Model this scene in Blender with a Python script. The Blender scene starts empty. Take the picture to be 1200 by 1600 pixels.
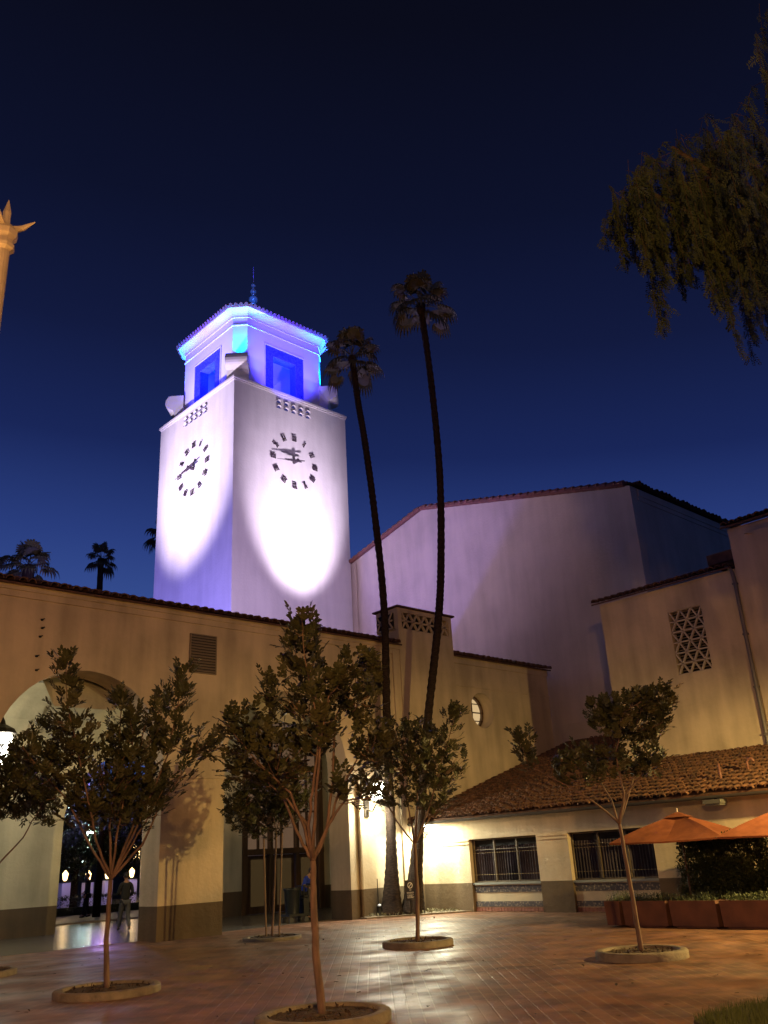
import bpy, math, random
from mathutils import Vector, Matrix, noise
C = bpy.data.collections.new('scene'); bpy.context.scene.collection.children.link(C)
sc = bpy.context.scene
R = math.radians
rnd = random.Random(7)

# ------------------------------------------------------------------ camera
CAMZ = 1.6
FPX = 1364.0                                  # focal length in pixels of the 1200x1600 photograph
RIGHT = Vector((0.73509846, -0.67599588, -0.05157347))
DOWN = Vector((0.21442819, 0.30399271, -0.92822895))
FWD = Vector((0.64315691, 0.67128087, 0.36841715))
cd = bpy.data.cameras.new('camera'); cam = bpy.data.objects.new('camera', cd); C.objects.link(cam)
m = Matrix.Identity(4)
for i in range(3):
    m[i][0] = RIGHT[i]; m[i][1] = -DOWN[i]; m[i][2] = -FWD[i]
m[2][3] = CAMZ
cam.matrix_world = m
cd.sensor_fit = 'VERTICAL'; cd.sensor_height = 36; cd.lens = FPX*36/1600
cd.clip_end = 3000; cd.clip_start = .05
sc.camera = cam
sc.render.resolution_x = 768; sc.render.resolution_y = 1024
sc.view_settings.view_transform = 'Standard'; sc.view_settings.look = 'None'
sc.view_settings.exposure = 0; sc.view_settings.gamma = 1

def lin(c):
    return tuple((x/255/12.92 if x/255 <= .04045 else ((x/255+.055)/1.055)**2.4) for x in c)

# ------------------------------------------------------------------ sky (dusk)
w = bpy.data.worlds.new('World'); sc.world = w; w.use_nodes = True
nt = w.node_tree; nt.nodes.clear()
out = nt.nodes.new('ShaderNodeOutputWorld'); bg = nt.nodes.new('ShaderNodeBackground')
tc = nt.nodes.new('ShaderNodeTexCoord'); sx = nt.nodes.new('ShaderNodeSeparateXYZ')
nt.links.new(tc.outputs['Generated'], sx.inputs[0])
az = nt.nodes.new('ShaderNodeMath'); az.operation = 'MULTIPLY_ADD'       # the west (towards +Y) keeps more light
az.inputs[1].default_value = -.10; nt.links.new(sx.outputs['Y'], az.inputs[0]); nt.links.new(sx.outputs['Z'], az.inputs[2])
ad = nt.nodes.new('ShaderNodeMath'); ad.operation = 'ADD'; ad.inputs[1].default_value = .07
nt.links.new(az.outputs[0], ad.inputs[0])
cr = nt.nodes.new('ShaderNodeValToRGB'); nt.links.new(ad.outputs[0], cr.inputs[0])
stops = [(0.0, (70, 94, 158)), (.22, (58, 83, 150)), (.33, (41, 61, 125)), (.43, (25, 38, 88)), (.54, (18, 26, 62)), (.66, (13, 18, 43)), (.80, (10, 12, 27)), (1, (6, 7, 17))]
el = cr.color_ramp.elements
el[0].position = stops[0][0]; el[0].color = (*lin(stops[0][1]), 1)
el[1].position = 1; el[1].color = (*lin(stops[-1][1]), 1)
for p, c in stops[1:-1]:
    e = el.new(p); e.color = (*lin(c), 1)
nt.links.new(cr.outputs[0], bg.inputs[0]); bg.inputs[1].default_value = 1
nt.links.new(bg.outputs[0], out.inputs[0])

# ------------------------------------------------------------------ lamps
def aim(o, t):
    o.rotation_euler = (Vector(t)-o.location).to_track_quat('-Z', 'Y').to_euler()
def spot(name, loc, to, col, watt, half, blend=.3, size=.15):
    l = bpy.data.lights.new(name, 'SPOT'); o = bpy.data.objects.new(name, l); C.objects.link(o)
    o.location = loc; aim(o, to); l.color = col; l.energy = watt; l.spot_size = 2*R(half); l.spot_blend = blend; l.shadow_soft_size = size
    return o
def point(name, loc, col, watt, size=.1):
    l = bpy.data.lights.new(name, 'POINT'); o = bpy.data.objects.new(name, l); C.objects.link(o)
    o.location = loc; l.color = col; l.energy = watt; l.shadow_soft_size = size
    return o
SOD = (1, .50, .14); AMB = (1, .68, .22); WHITE = (1, .95, .74); LILAC = (.80, .62, 1.0)
point('street_lamp_light', (1.75, 9.0, 6.9), SOD, 420, .14)
point('forecourt_lamp_light', (-.3, -1.5, 5.6), SOD, 5600, .12)
spot('courtyard_lamp_light', (18.6, 4.4, 4.1), (18.9, 6.4, 0), AMB, 4200, 85, .45, .10)
spot('wall_lantern_light', (18.75, 20.6, 3.45), (18.75, 20.0, 0), (1, .97, .74), 1700, 86, .12, .2)
spot('restaurant_lantern_light', (20.5, 20.3, 2.42), (20.45, 20.0, 0), (1, .98, .70), 620, 87, .1, .2)
point('portico_lantern_light', (8.6, 24.4, 4.75), (1, .86, .55), 300, .15)
point('vestibule_lantern_light', (16.0, 25.2, 5.6), (1, .80, .50), 75, .2)
# floodlights of the clock tower
spot('tower_floodlight_light', (27.1, 28.6, 9.8), (27.0, 35, 18.9), (.93, .76, 1), 22000, 19.5, 1, .3)
spot('tower_side_floodlight_light', (9.0, 41.8, 5.5), (22.85, 38.9, 22.4), (.93, .76, 1), 62000, 14, 1, .3)
spot('tower_wash_light', (20.2, 25.6, 10.3), (26.4, 35, 23.0), (.76, .55, 1), 3300, 86, 1, .5)
spot('tower_side_wash_light', (13, 36, 3), (22.85, 38, 17), (.26, .21, .95), 15000, 60, 1, .4)
BLUE = (.0, .018, 1); CYAN = (.0, .22, 1)

# ------------------------------------------------------------------ helpers
def at(px, py, axis, val):
    """the point in which the line of sight through a photo pixel meets the plane axis = val"""
    d = RIGHT*((px-600)/FPX)+DOWN*((py-800)/FPX)+FWD
    o = Vector((0, 0, CAMZ)); return o+d*((val-o[axis])/d[axis])
def face(px, py, base):
    """the same for the upright plane through base that faces the viewer"""
    b = Vector((base[0], base[1])); n = b.normalized()
    d = RIGHT*((px-600)/FPX)+DOWN*((py-800)/FPX)+FWD
    t = b.dot(n)/(d.x*n.x+d.y*n.y); return Vector((0, 0, CAMZ))+d*t

class MB:
    def __init__(s): s.v = []; s.f = []
    def add(s, vs, fs):
        n = len(s.v); s.v += [tuple(v) for v in vs]; s.f += [tuple(n+i for i in f) for f in fs]
    def quad(s, a, b, c, d): s.add([a, b, c, d], [(0, 1, 2, 3)])
    def box(s, x0, y0, z0, x1, y1, z1, f=None):
        vs = [(x0, y0, z0), (x1, y0, z0), (x1, y1, z0), (x0, y1, z0), (x0, y0, z1), (x1, y0, z1), (x1, y1, z1), (x0, y1, z1)]
        if f: vs = [f(*v) for v in vs]
        s.add(vs, [(0, 3, 2, 1), (4, 5, 6, 7), (0, 1, 5, 4), (1, 2, 6, 5), (2, 3, 7, 6), (3, 0, 4, 7)])
    def prism(s, pts, fn, t0, t1):
        n = len(pts); s.add([fn(p[0], p[1], t0) for p in pts]+[fn(p[0], p[1], t1) for p in pts],
                            [tuple(range(n)), tuple(range(2*n-1, n-1, -1))]+[(i, n+i, n+(i+1) % n, (i+1) % n) for i in range(n)])
    def tube(s, pts, rad, seg=8, cap=True):
        pts = [Vector(p) for p in pts]; n = len(pts); vs = []
        up = Vector((.31, .17, .93))
        for i, p in enumerate(pts):
            t = (pts[min(i+1, n-1)]-pts[max(i-1, 0)]).normalized()
            a = t.cross(up)
            if a.length < .1: a = t.cross(Vector((1, 0, 0)))
            a.normalize(); b = t.cross(a); r = rad[i] if hasattr(rad, '__len__') else rad
            for k in range(seg):
                q = 2*math.pi*k/seg; vs.append(p+a*(r*math.cos(q))+b*(r*math.sin(q)))
        fs = [(i*seg+k, i*seg+(k+1) % seg, (i+1)*seg+(k+1) % seg, (i+1)*seg+k) for i in range(n-1) for k in range(seg)]
        if cap: fs += [tuple(range(seg-1, -1, -1)), tuple((n-1)*seg+k for k in range(seg))]
        s.add(vs, fs)
    def lathe(s, prof, c=(0, 0, 0), seg=20):
        vs = []; n = len(prof)
        for r, z in prof:
            for k in range(seg):
                q = 2*math.pi*k/seg; vs.append((c[0]+r*math.cos(q), c[1]+r*math.sin(q), c[2]+z))
        s.add(vs, [(i*seg+k, i*seg+(k+1) % seg, (i+1)*seg+(k+1) % seg, (i+1)*seg+k) for i in range(n-1) for k in range(seg)])
    def ball(s, c, r, seg=10, sz=1):
        s.lathe([(max(r*math.sin(math.pi*i/7), .0005), -r*sz*math.cos(math.pi*i/7)) for i in range(8)], c, seg)
    def build(s, name, mat, parent=None, smooth=False, mods=()):
        me = bpy.data.meshes.new(name); off = Vector((0, 0, 0)); p = parent
        while p: off += Vector(p.location); p = p.parent
        me.from_pydata([(v[0]-off.x, v[1]-off.y, v[2]-off.z) for v in s.v], [], s.f)
        if smooth: me.polygons.foreach_set('use_smooth', [True]*len(me.polygons))
        me.materials.append(mat); me.update()
        o = bpy.data.objects.new(name, me); C.objects.link(o)
        if parent: o.parent = parent
        return o
def tag(o, label=None, cat=None, group=None, kind=None):
    if label: o['label'] = label
    if cat: o['category'] = cat
    if group: o['group'] = group
    if kind: o['kind'] = kind
    return o
def thing(name, loc, label, cat, group=None):
    o = bpy.data.objects.new(name, None); C.objects.link(o); o.location = loc; o.empty_display_size = .2
    return tag(o, label, cat, group)
def copy_tree(o, parent=None):
    c = o.copy(); C.objects.link(c); c.parent = parent
    for ch in [x for x in C.objects if x.parent == o]: copy_tree(ch, c)
    return c

# ------------------------------------------------------------------ materials
MATS = {}
def mat(name, col, rough=.8, spec=.5, metal=0, col2=None, nscale=4, amt=1., bump=0, bscale=60, emit=None, es=0, detail=4, trans=0, stretch=None):
    if name in MATS: return MATS[name]
    m = bpy.data.materials.new(name); m.use_nodes = True; t = m.node_tree; b = t.nodes['Principled BSDF']
    b.inputs['Base Color'].default_value = (*col, 1); b.inputs['Roughness'].default_value = rough
    b.inputs['Specular IOR Level'].default_value = spec; b.inputs['Metallic'].default_value = metal
    if trans: b.inputs['Transmission Weight'].default_value = trans
    tcn = t.nodes.new('ShaderNodeTexCoord'); src = tcn.outputs['Object']
    if stretch:
        mp = t.nodes.new('ShaderNodeMapping'); mp.inputs['Scale'].default_value = stretch; t.links.new(src, mp.inputs[0]); src = mp.outputs[0]
    if col2:
        n = t.nodes.new('ShaderNodeTexNoise'); n.inputs['Scale'].default_value = nscale; n.inputs['Detail'].default_value = detail
        t.links.new(src, n.inputs['Vector'])
        r = t.nodes.new('ShaderNodeValToRGB'); r.color_ramp.elements[0].position = .36; r.color_ramp.elements[1].position = .66
        r.color_ramp.elements[0].color = (*col, 1); r.color_ramp.elements[1].color = (*col2, 1)
        t.links.new(n.outputs[0], r.inputs[0]); t.links.new(r.outputs[0], b.inputs['Base Color'])
    if bump:
        n = t.nodes.new('ShaderNodeTexNoise'); n.inputs['Scale'].default_value = bscale; n.inputs['Detail'].default_value = 3
        t.links.new(src, n.inputs['Vector'])
        bp = t.nodes.new('ShaderNodeBump'); bp.inputs['Strength'].default_value = bump; bp.inputs['Distance'].default_value = .02
        t.links.new(n.outputs[0], bp.inputs['Height']); t.links.new(bp.outputs[0], b.inputs['Normal'])
    if emit:
        b.inputs['Emission Color'].default_value = (*emit, 1); b.inputs['Emission Strength'].default_value = es
    MATS[name] = m; return m
def stucco(name, col, dado=None, top=.79, streak=.24):
    """painted plaster: soft mottling, rain streaks, trowel bump, and a darker painted dado below `top`"""
    m = mat(name, col, .88, .25, bump=.6, bscale=9)
    t = m.node_tree; b = t.nodes['Principled BSDF']; g = t.nodes.new('ShaderNodeNewGeometry')
    n1 = t.nodes.new('ShaderNodeTexNoise'); n1.inputs['Scale'].default_value = .7; n1.inputs['Detail'].default_value = 6
    mp = t.nodes.new('ShaderNodeMapping'); mp.inputs['Scale'].default_value = (1.6, 1.6, .22)
    t.links.new(g.outputs['Position'], n1.inputs['Vector']); t.links.new(g.outputs['Position'], mp.inputs[0])
    n2 = t.nodes.new('ShaderNodeTexNoise'); n2.inputs['Scale'].default_value = 1.3; n2.inputs['Detail'].default_value = 5; t.links.new(mp.outputs[0], n2.inputs['Vector'])
    mul = t.nodes.new('ShaderNodeMath'); mul.operation = 'ADD'; t.links.new(n1.outputs[0], mul.inputs[0]); t.links.new(n2.outputs[0], mul.inputs[1])
    mr = t.nodes.new('ShaderNodeMapRange'); mr.inputs[1].default_value = .75; mr.inputs[2].default_value = 1.25; mr.inputs[3].default_value = 1-streak*1.2; mr.inputs[4].default_value = 1+streak*.6
    t.links.new(mul.outputs[0], mr.inputs[0])
    mx = t.nodes.new('ShaderNodeMix'); mx.data_type = 'RGBA'; mx.inputs[6].default_value = (*col, 1); mx.inputs[7].default_value = (*(dado or col), 1)
    if dado:
        sp = t.nodes.new('ShaderNodeSeparateXYZ'); t.links.new(g.outputs['Position'], sp.inputs[0])
        lt = t.nodes.new('ShaderNodeMath'); lt.operation = 'LESS_THAN'; lt.inputs[1].default_value = top
        t.links.new(sp.outputs['Z'], lt.inputs[0]); t.links.new(lt.outputs[0], mx.inputs[0])
    else: mx.inputs[0].default_value = 0
    vm = t.nodes.new('ShaderNodeVectorMath'); vm.operation = 'SCALE'; t.links.new(mx.outputs[2], vm.inputs[0]); t.links.new(mr.outputs[0], vm.inputs['Scale'])
    t.links.new(vm.outputs[0], b.inputs['Base Color'])
    return m
M_WALL = stucco('cream_plaster_with_brown_dado', (.55, .445, .30), (.125, .088, .052))
M_INT = stucco('pale_plaster_interior', (.50, .47, .35), (.12, .09, .06))
M_TOWER = stucco('white_tower_plaster', (.74, .72, .70), streak=.09)
M_HALL = stucco('hall_plaster', (.54, .45, .36), streak=.12)
M_TRIM = mat('white_trim_paint', (.74, .72, .70), .7)
M_TILE = mat('clay_roof_tile', (.19, .09, .046), .72, .35, col2=(.085, .048, .03), nscale=5, bump=.3, bscale=30)
M_TILED = mat('old_clay_roof_tile', (.13, .065, .045), .8, .3, col2=(.07, .04, .03), nscale=5, bump=.3, bscale=30)
M_WOOD = mat('dark_stained_wood', (.10, .055, .028), .5, col2=(.055, .03, .016), nscale=6, stretch=(1, 1, .1))
M_IRON = mat('black_iron', (.02, .02, .02), .5, .5, .6)
M_GUTTER = mat('dark_gutter_paint', (.06, .055, .05), .5)
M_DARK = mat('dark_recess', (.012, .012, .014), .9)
M_BARK = mat('young_tree_bark', (.20, .12, .08), .8, col2=(.11, .07, .05), nscale=14, bump=.5, bscale=40, stretch=(1, 1, .3))
M_PALMT = mat('palm_trunk_bark', (.045, .030, .022), .95, .1, col2=(.02, .014, .011), nscale=9, bump=.9, bscale=14, stretch=(1, 1, 3))
M_PALML = mat('palm_fronds', (.05, .055, .025), .6, col2=(.085, .07, .03), nscale=2)
M_LEAF = mat('glossy_green_leaves', (.036, .042, .016), .4, .4, col2=(.06, .058, .022), nscale=3)
M_LEAF2 = mat('dark_green_leaves', (.03, .042, .016), .45, .4, col2=(.05, .06, .022), nscale=3)
M_HERB = mat('grey_green_shrub_leaves', (.09, .11, .045), .6, col2=(.05, .07, .03), nscale=8)
M_PEP = mat('pepper_tree_leaves', (.034, .042, .016), .38, .7, col2=(.014, .022, .009), nscale=2)
M_KERB = mat('worn_concrete_kerb', (.25, .20, .14), .8, col2=(.15, .12, .085), nscale=6, bump=.5, bscale=30)
M_MULCH = mat('bark_mulch', (.09, .05, .03), .95, col2=(.03, .02, .014), nscale=22, bump=1, bscale=40)
M_TERRA = mat('terracotta_planter', (.17, .072, .04), .75, col2=(.11, .048, .03), nscale=3, bump=.2)
M_CANV = mat('orange_canvas', (.25, .082, .036), .85, .2, col2=(.19, .06, .027), nscale=5)
M_BULB = mat('white_lamp_globe', (.9, .9, .85), .3, emit=(1, .96, .82), es=22)
M_WARM = mat('warm_lamp_globe', (.9, .7, .4), .3, emit=(1, .66, .26), es=6)
M_COOL = mat('cool_lamp_glass', (.9, .9, .9), .3, emit=(.82, 1, .92), es=22)
M_SODG = mat('sodium_lamp_glass', (.9, .6, .3), .3, emit=(1, .55, .15), es=30)

# ------------------------------------------------------------------ ground
def paving_material():
    m = bpy.data.materials.new('brick_paving'); m.use_nodes = True; t = m.node_tree; b = t.nodes['Principled BSDF']
    g = t.nodes.new('ShaderNodeNewGeometry'); mp = t.nodes.new('ShaderNodeMapping'); mp.inputs['Rotation'].default_value = (0, 0, R(-48))
    t.links.new(g.outputs['Position'], mp.inputs[0])
    br = t.nodes.new('ShaderNodeTexBrick'); br.inputs['Scale'].default_value = 1; br.inputs['Brick Width'].default_value = .31; br.inputs['Row Height'].default_value = .155
    br.inputs['Mortar Size'].default_value = .011; br.inputs['Mortar Smooth'].default_value = .3; br.inputs['Bias'].default_value = -.1
    br.inputs['Color1'].default_value = (.235, .108, .055, 1); br.inputs['Color2'].default_value = (.155, .075, .043, 1); br.inputs['Mortar'].default_value = (.27, .17, .105, 1)
    t.links.new(mp.outputs[0], br.inputs['Vector'])
    n = t.nodes.new('ShaderNodeTexNoise'); n.inputs['Scale'].default_value = .45; n.inputs['Detail'].default_value = 7; n.inputs['Roughness'].default_value = .62
    t.links.new(g.outputs['Position'], n.inputs['Vector'])
    n2 = t.nodes.new('ShaderNodeTexNoise'); n2.inputs['Scale'].default_value = 2.2; n2.inputs['Detail'].default_value = 6; t.links.new(g.outputs['Position'], n2.inputs['Vector'])
    st = t.nodes.new('ShaderNodeMapRange'); st.inputs[1].default_value = .35; st.inputs[2].default_value = .68; st.inputs[3].default_value = .5; st.inputs[4].default_value = 1.25
    t.links.new(n2.outputs[0], st.inputs[0])
    vm = t.nodes.new('ShaderNodeVectorMath'); vm.operation = 'SCALE'; t.links.new(br.outputs['Color'], vm.inputs[0]); t.links.new(st.outputs[0], vm.inputs['Scale'])
    # worn areas where the joints are filled with grime
    sm = t.nodes.new('ShaderNodeMapRange'); sm.inputs[1].default_value = .46; sm.inputs[2].default_value = .60; t.links.new(n.outputs[0], sm.inputs[0])
    pl = t.nodes.new('ShaderNodeVectorMath'); pl.operation = 'SCALE'; pl.inputs[0].default_value = (.22, .10, .055); t.links.new(st.outputs[0], pl.inputs['Scale'])
    mx = t.nodes.new('ShaderNodeMix'); mx.data_type = 'RGBA'; t.links.new(vm.outputs[0], mx.inputs[6]); t.links.new(pl.outputs[0], mx.inputs[7])
    t.links.new(sm.outputs[0], mx.inputs[0]); t.links.new(mx.outputs[2], b.inputs['Base Color'])
    # damp, polished patches
    rr = t.nodes.new('ShaderNodeMapRange'); rr.inputs[1].default_value = .38; rr.inputs[2].default_value = .62; rr.inputs[3].default_value = .36; rr.inputs[4].default_value = .66
    n3 = t.nodes.new('ShaderNodeTexNoise'); n3.inputs['Scale'].default_value = .8; n3.inputs['Detail'].default_value = 8; t.links.new(g.outputs['Position'], n3.inputs['Vector'])
    t.links.new(n3.outputs[0], rr.inputs[0]); t.links.new(rr.outputs[0], b.inputs['Roughness'])
    inv = t.nodes.new('ShaderNodeMath'); inv.operation = 'SUBTRACT'; inv.inputs[0].default_value = 1; t.links.new(br.outputs['Fac'], inv.inputs[1])
    n4 = t.nodes.new('ShaderNodeTexNoise'); n4.inputs['Scale'].default_value = 5; n4.inputs['Detail'].default_value = 5; t.links.new(g.outputs['Position'], n4.inputs['Vector'])
    hh = t.nodes.new('ShaderNodeMath'); hh.operation = 'MULTIPLY_ADD'; hh.inputs[1].default_value = .9; t.links.new(n4.outputs[0], hh.inputs[0]); t.links.new(inv.outputs[0], hh.inputs[2])
    bp = t.nodes.new('ShaderNodeBump'); bp.inputs['Strength'].default_value = .4; bp.inputs['Distance'].default_value = .010
    t.links.new(hh.outputs[0], bp.inputs['Height']); t.links.new(bp.outputs[0], b.inputs['Normal'])
    return m
M_PAVE = paving_material()
def sheet(x0, y0, x1, y1, z):
    g = MB(); g.quad((x0, y0, z), (x1, y0, z), (x1, y1, z), (x0, y1, z)); return g
tag(sheet(-600, -600, 900, 900, -.004).build('ground', mat('far_ground', (.05, .045, .04), .9)), kind='structure')
tag(sheet(-25, -25, 21.3, 22.0, 0).build('plaza_paving', M_PAVE), kind='structure')
M_SLAB = mat('polished_concrete_floor', (.11, .105, .10), .24, .5, col2=(.07, .065, .062), nscale=1.2, bump=.25, bscale=3)
g = MB(); g.box(-12, 22.0, -.2, 28.6, 32.6, .008); tag(g.build('walkway', M_SLAB), kind='structure')
g = MB(); g.box(-12, 32.6, -.2, 40, 32.8, .05); tag(g.build('garden_kerb', M_KERB), kind='structure')
tag(sheet(-30, 32.8, 60, 75, .006).build('garden_paving', mat('garden_paving_stone', (.12, .11, .12), .45, col2=(.07, .065, .055), nscale=2)), kind='structure')

# ------------------------------------------------------------------ walls with openings
def wall(mb, fn, s0, s1, z0, z1, th, ops, segs=22):
    """fn(s, z, t) -> point; ops = (s_left, s_right, bottom(s), top(s), curved)"""
    xs = {s0, s1}
    for a, b, lo, hi, cur in ops:
        n = segs if cur else 1
        for i in range(n+1):
            u = i/n; xs.add(a+(b-a)*(.5-.5*math.cos(math.pi*u)) if cur else a+(b-a)*u)
    xs = sorted(x for x in xs if s0-1e-6 <= x <= s1+1e-6)
    def q(a, za, zb, b, zc, zd):          # a column slab between heights za..zb at a and zc..zd at b
        for t in (0, th):
            mb.quad(fn(a, za, t), fn(b, zc, t), fn(b, zd, t), fn(a, zb, t))
    for a, b in zip(xs[:-1], xs[1:]):
        if b-a < 1e-5: continue
        mid = (a+b)/2; op = next((o for o in ops if o[0] < mid < o[1]), None)
        if not op: q(a, z0, z1, b, z0, z1); continue
        la, lb, ha, hb = op[2](a), op[2](b), op[3](a), op[3](b)
        q(a, ha, z1, b, hb, z1); mb.quad(fn(a, ha, 0), fn(b, hb, 0), fn(b, hb, th), fn(a, ha, th))
        if la > z0+1e-4 or lb > z0+1e-4:
            q(a, z0, la, b, z0, lb); mb.quad(fn(a, la, 0), fn(b, lb, 0), fn(b, lb, th), fn(a, la, th))
    for a, b, lo, hi, cur in ops:
        for s in (a, b):
            if hi(s)-lo(s) > .01: mb.quad(fn(s, lo(s), 0), fn(s, hi(s), 0), fn(s, hi(s), th), fn(s, lo(s), th))
    for s in (s0, s1): mb.quad(fn(s, z0, 0), fn(s, z1, 0), fn(s, z1, th), fn(s, z0, th))
    mb.quad(fn(s0, z1, 0), fn(s1, z1, 0), fn(s1, z1, th), fn(s0, z1, th))
def arch(c, r, spring, rise=1.):
    return (c-r, c+r, lambda s: 0., lambda s: spring+rise*math.sqrt(max(0, r*r-(s-c)**2)), True)
def rect(a, b, lo, hi): return (a, b, lambda s: lo, lambda s: hi, False)
def rnd_hole(c, r, z, k=1.): return (c-r, c+r, lambda s: z-k*math.sqrt(max(0, r*r-(s-c)**2)), lambda s: z+k*math.sqrt(max(0, r*r-(s-c)**2)), True)

def tiles(mb, O, A, U, W, L, sp=.25, course=.38, r=.085, seed=1, slab=True):
    """barrel tiles: columns repeat along A, run up the slope along U"""
    rr = random.Random(seed); A = Vector(A).normalized(); U = Vector(U).normalized(); N = A.cross(U)
    if N.z < 0: N = -N
    O = Vector(O); nc = max(1, round(W/sp)); nk = max(1, math.ceil(L/course))
    for i in range(nc):
        ph = rr.uniform(-.06, .06)
        for k in range(nk):
            u0 = k*course+ph+rr.uniform(-.02, .02); u1 = min(u0+course+.05, L); c = (i+.5)*sp+rr.uniform(-.012, .012)
            r0 = r*rr.uniform(1.04, 1.2); r1 = r*.86; vs = []
            for rad, u, h in ((r0, u0, .035), (r1, u1, .0)):
                for q in range(6):
                    an = math.pi*q/5; vs.append(O+A*(c+rad*math.cos(an))+U*u+N*(h+rad*math.sin(an)))
            for q in range(6):
                an = math.pi*q/5; vs.append(O+A*(c+(r0-.018)*math.cos(an))+U*u0+N*(.02+(r0-.018)*math.sin(an)))
            mb.add(vs, [(q, q+1, q+7, q+6) for q in range(5)]+[(q+12, q+13, q+1, q) for q in range(5)])
    if slab:
        a = O-N*.01; mb.add([a, a+A*W, a+A*W+U*L, a+U*L, a-N*.05, a+A*W-N*.05, a+A*W+U*L-N*.05, a+U*L-N*.05],
                            [(0, 1, 2, 3), (7, 6, 5, 4), (0, 4, 5, 1), (1, 5, 6, 2), (2, 6, 7, 3), (3, 7, 4, 0)])

# ------------------------------------------------------------------ arcade building
YF = 21.1; EAVE = 8.3
fy = lambda s, z, t: (s, YF+t, z)
arc = thing('arcade_building', (10, YF, 0), 'cream stucco arcade wing with tall round arches, brown dado and scalloped tile eave', 'building')
A1, A2 = 9.57, 15.85
g = MB(); wall(g, fy, -9, 18.3, 0, EAVE, .92, [arch(A1-6.28, 2.2, 4.15, 1.02), arch(A1, 2.2, 4.15, 1.02), arch(A2, 2.2, 4.15, 1.02)])
g.box(-9, YF+.92, 0, -8.7, 28, EAVE)
g.build('arch_wall', M_WALL, arc)
g = MB(); wall(g, fy, 18.3, 28.7, 0, EAVE, .92, [rnd_hole(24.62, .62, 6.42, 1.02)]); g.box(28.3, 22.02, 0, 28.7, 34.9, EAVE)
sw = g.build('solid_wall', M_WALL, arc)
# moulding at the top of the wall, and the string course at the spring of the arches
g = MB(); g.box(-9, YF-.05, 8.02, 20.5, YF-.002, 8.3); g.box(-9, YF-.10, 8.18, 20.5, YF-.052, 8.32); g.build('cornice', M_WALL, arc)
for a, b in ((A1+2.2, A2-2.2), (A1-6.28+2.2, A1-2.2), (A2+2.2, 20.15)): g = MB(); g.box(a-.02, YF-.045, 3.83, b+.02, YF-.002, 3.87); g.build('string_course', M_WALL, arc)
g = MB(); tiles(g, (-9, YF-.24, 8.34), (1, 0, 0), (0, 1, .30), 29.5, 3.6, .27, .45, .10, 3); g.build('roof', M_TILED, arc)
g = MB(); g.quad((-9, YF+3.2, 9.3), (20.5, YF+3.2, 9.3), (20.5, 25, 9.6), (-9, 25, 9.6)); g.quad((-9, 25, 9.6), (20.5, 25, 9.6), (20.5, 28.8, 8.5), (-9, 28.8, 8.5))
g.quad((20.5, YF+.4, 8.45), (28.9, YF+.4, 8.45), (28.9, 30, 9.2), (20.5, 30, 9.2)); g.build('rear_roof', M_TILED, arc)
g = MB(); tiles(g, (23.2, YF-.2, 8.28), (1, 0, 0), (0, 1, .30), 5.6, 1.4, .27, .45, .10, 5); g.build('roof', M_TILED, arc)
g = MB(); g.box(23.2, YF-.05, 8.02, 28.72, YF-.002, 8.26); g.box(23.2, YF-.03, 7.2, 28.72, YF-.002, 7.26); g.build('cornice', M_WALL, arc)
# ventilation block on the roof
TB = (20.5, 23.2)
bk = MB(); bk.box(20.5, YF-.10, 0, 23.2, YF-.003, 8.9); bk.box(20.5, YF-.10, 8.9, 20.68, 22.1, 9.66); bk.box(23.05, YF-.10, 8.9, 23.2, 22.1, 9.66); bk.box(20.68, YF-.1, 9.56, 23.05, 22.1, 9.66)
bk.box(20.68, 22.0, 8.4, 23.05, 22.1, 9.56); bk.box(20.53, YF, 7.9, 23.17, 22.08, 8.9)
bk.box(20.2, YF-.06, 0, 20.5, YF-.003, 8.3)
bl = bk.build('vent_block', M_WALL, arc)
g = MB(); g.box(20.40, YF-.2, 9.665, 23.3, 22.2, 9.72); g.build('cap', M_TILED, bl)
def lattice(mb, fn, s0, s1, z0, z1, nx, rows, wd=.035, t0=-.03, t1=.05):
    """pierced screen: rows of triangles"""
    def bar(a, b):
        a = Vector(a); b = Vector(b); d = (b-a).normalized(); n = Vector((-d.y, d.x))*wd/2
        if d.x < 0: n = -n
        mb.prism([(a-n).to_tuple(), (b-n).to_tuple(), (b+n).to_tuple(), (a+n).to_tuple()], fn, t0, t1)
    dz = (z1-z0)/rows; dx = (s1-s0)/nx
    for r in range(rows+1): bar((s0, z0+r*dz), (s1, z0+r*dz))
    for r in range(rows):
        for i in range(nx):
            lo, hi = z0+r*dz, z0+(r+1)*dz
            if (r) % 2 == 0: bar((s0+i*dx, lo), (s0+(i+.5)*dx, hi)); bar((s0+(i+.5)*dx, hi), (s0+(i+1)*dx, lo))
            else: bar((s0+i*dx, hi), (s0+(i+.5)*dx, lo)); bar((s0+(i+.5)*dx, lo), (s0+(i+1)*dx, hi))
g = MB(); lattice(g, lambda s, z, t: (s, YF-.06+t, z), 20.70, 23.03, 8.92, 9.54, 6, 2, .05); g.build('pierced_screen', M_WALL, bl)
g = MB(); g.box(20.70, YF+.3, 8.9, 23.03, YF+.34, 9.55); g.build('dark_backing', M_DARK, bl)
g = MB(); g.box(20.44, YF+.1, 8.95, 20.495, 22.0, 9.5); g.build('side_shade_panel', M_DARK, bl)  # near-black panel on the wall face in place of recess shade
g = MB(); lattice(g, lambda s, z, t: (20.42-t*.4, s, z), YF+.1, 22.0, 8.95, 9.5, 2, 2, .05); g.build('side_screen', M_WALL, bl)
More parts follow.
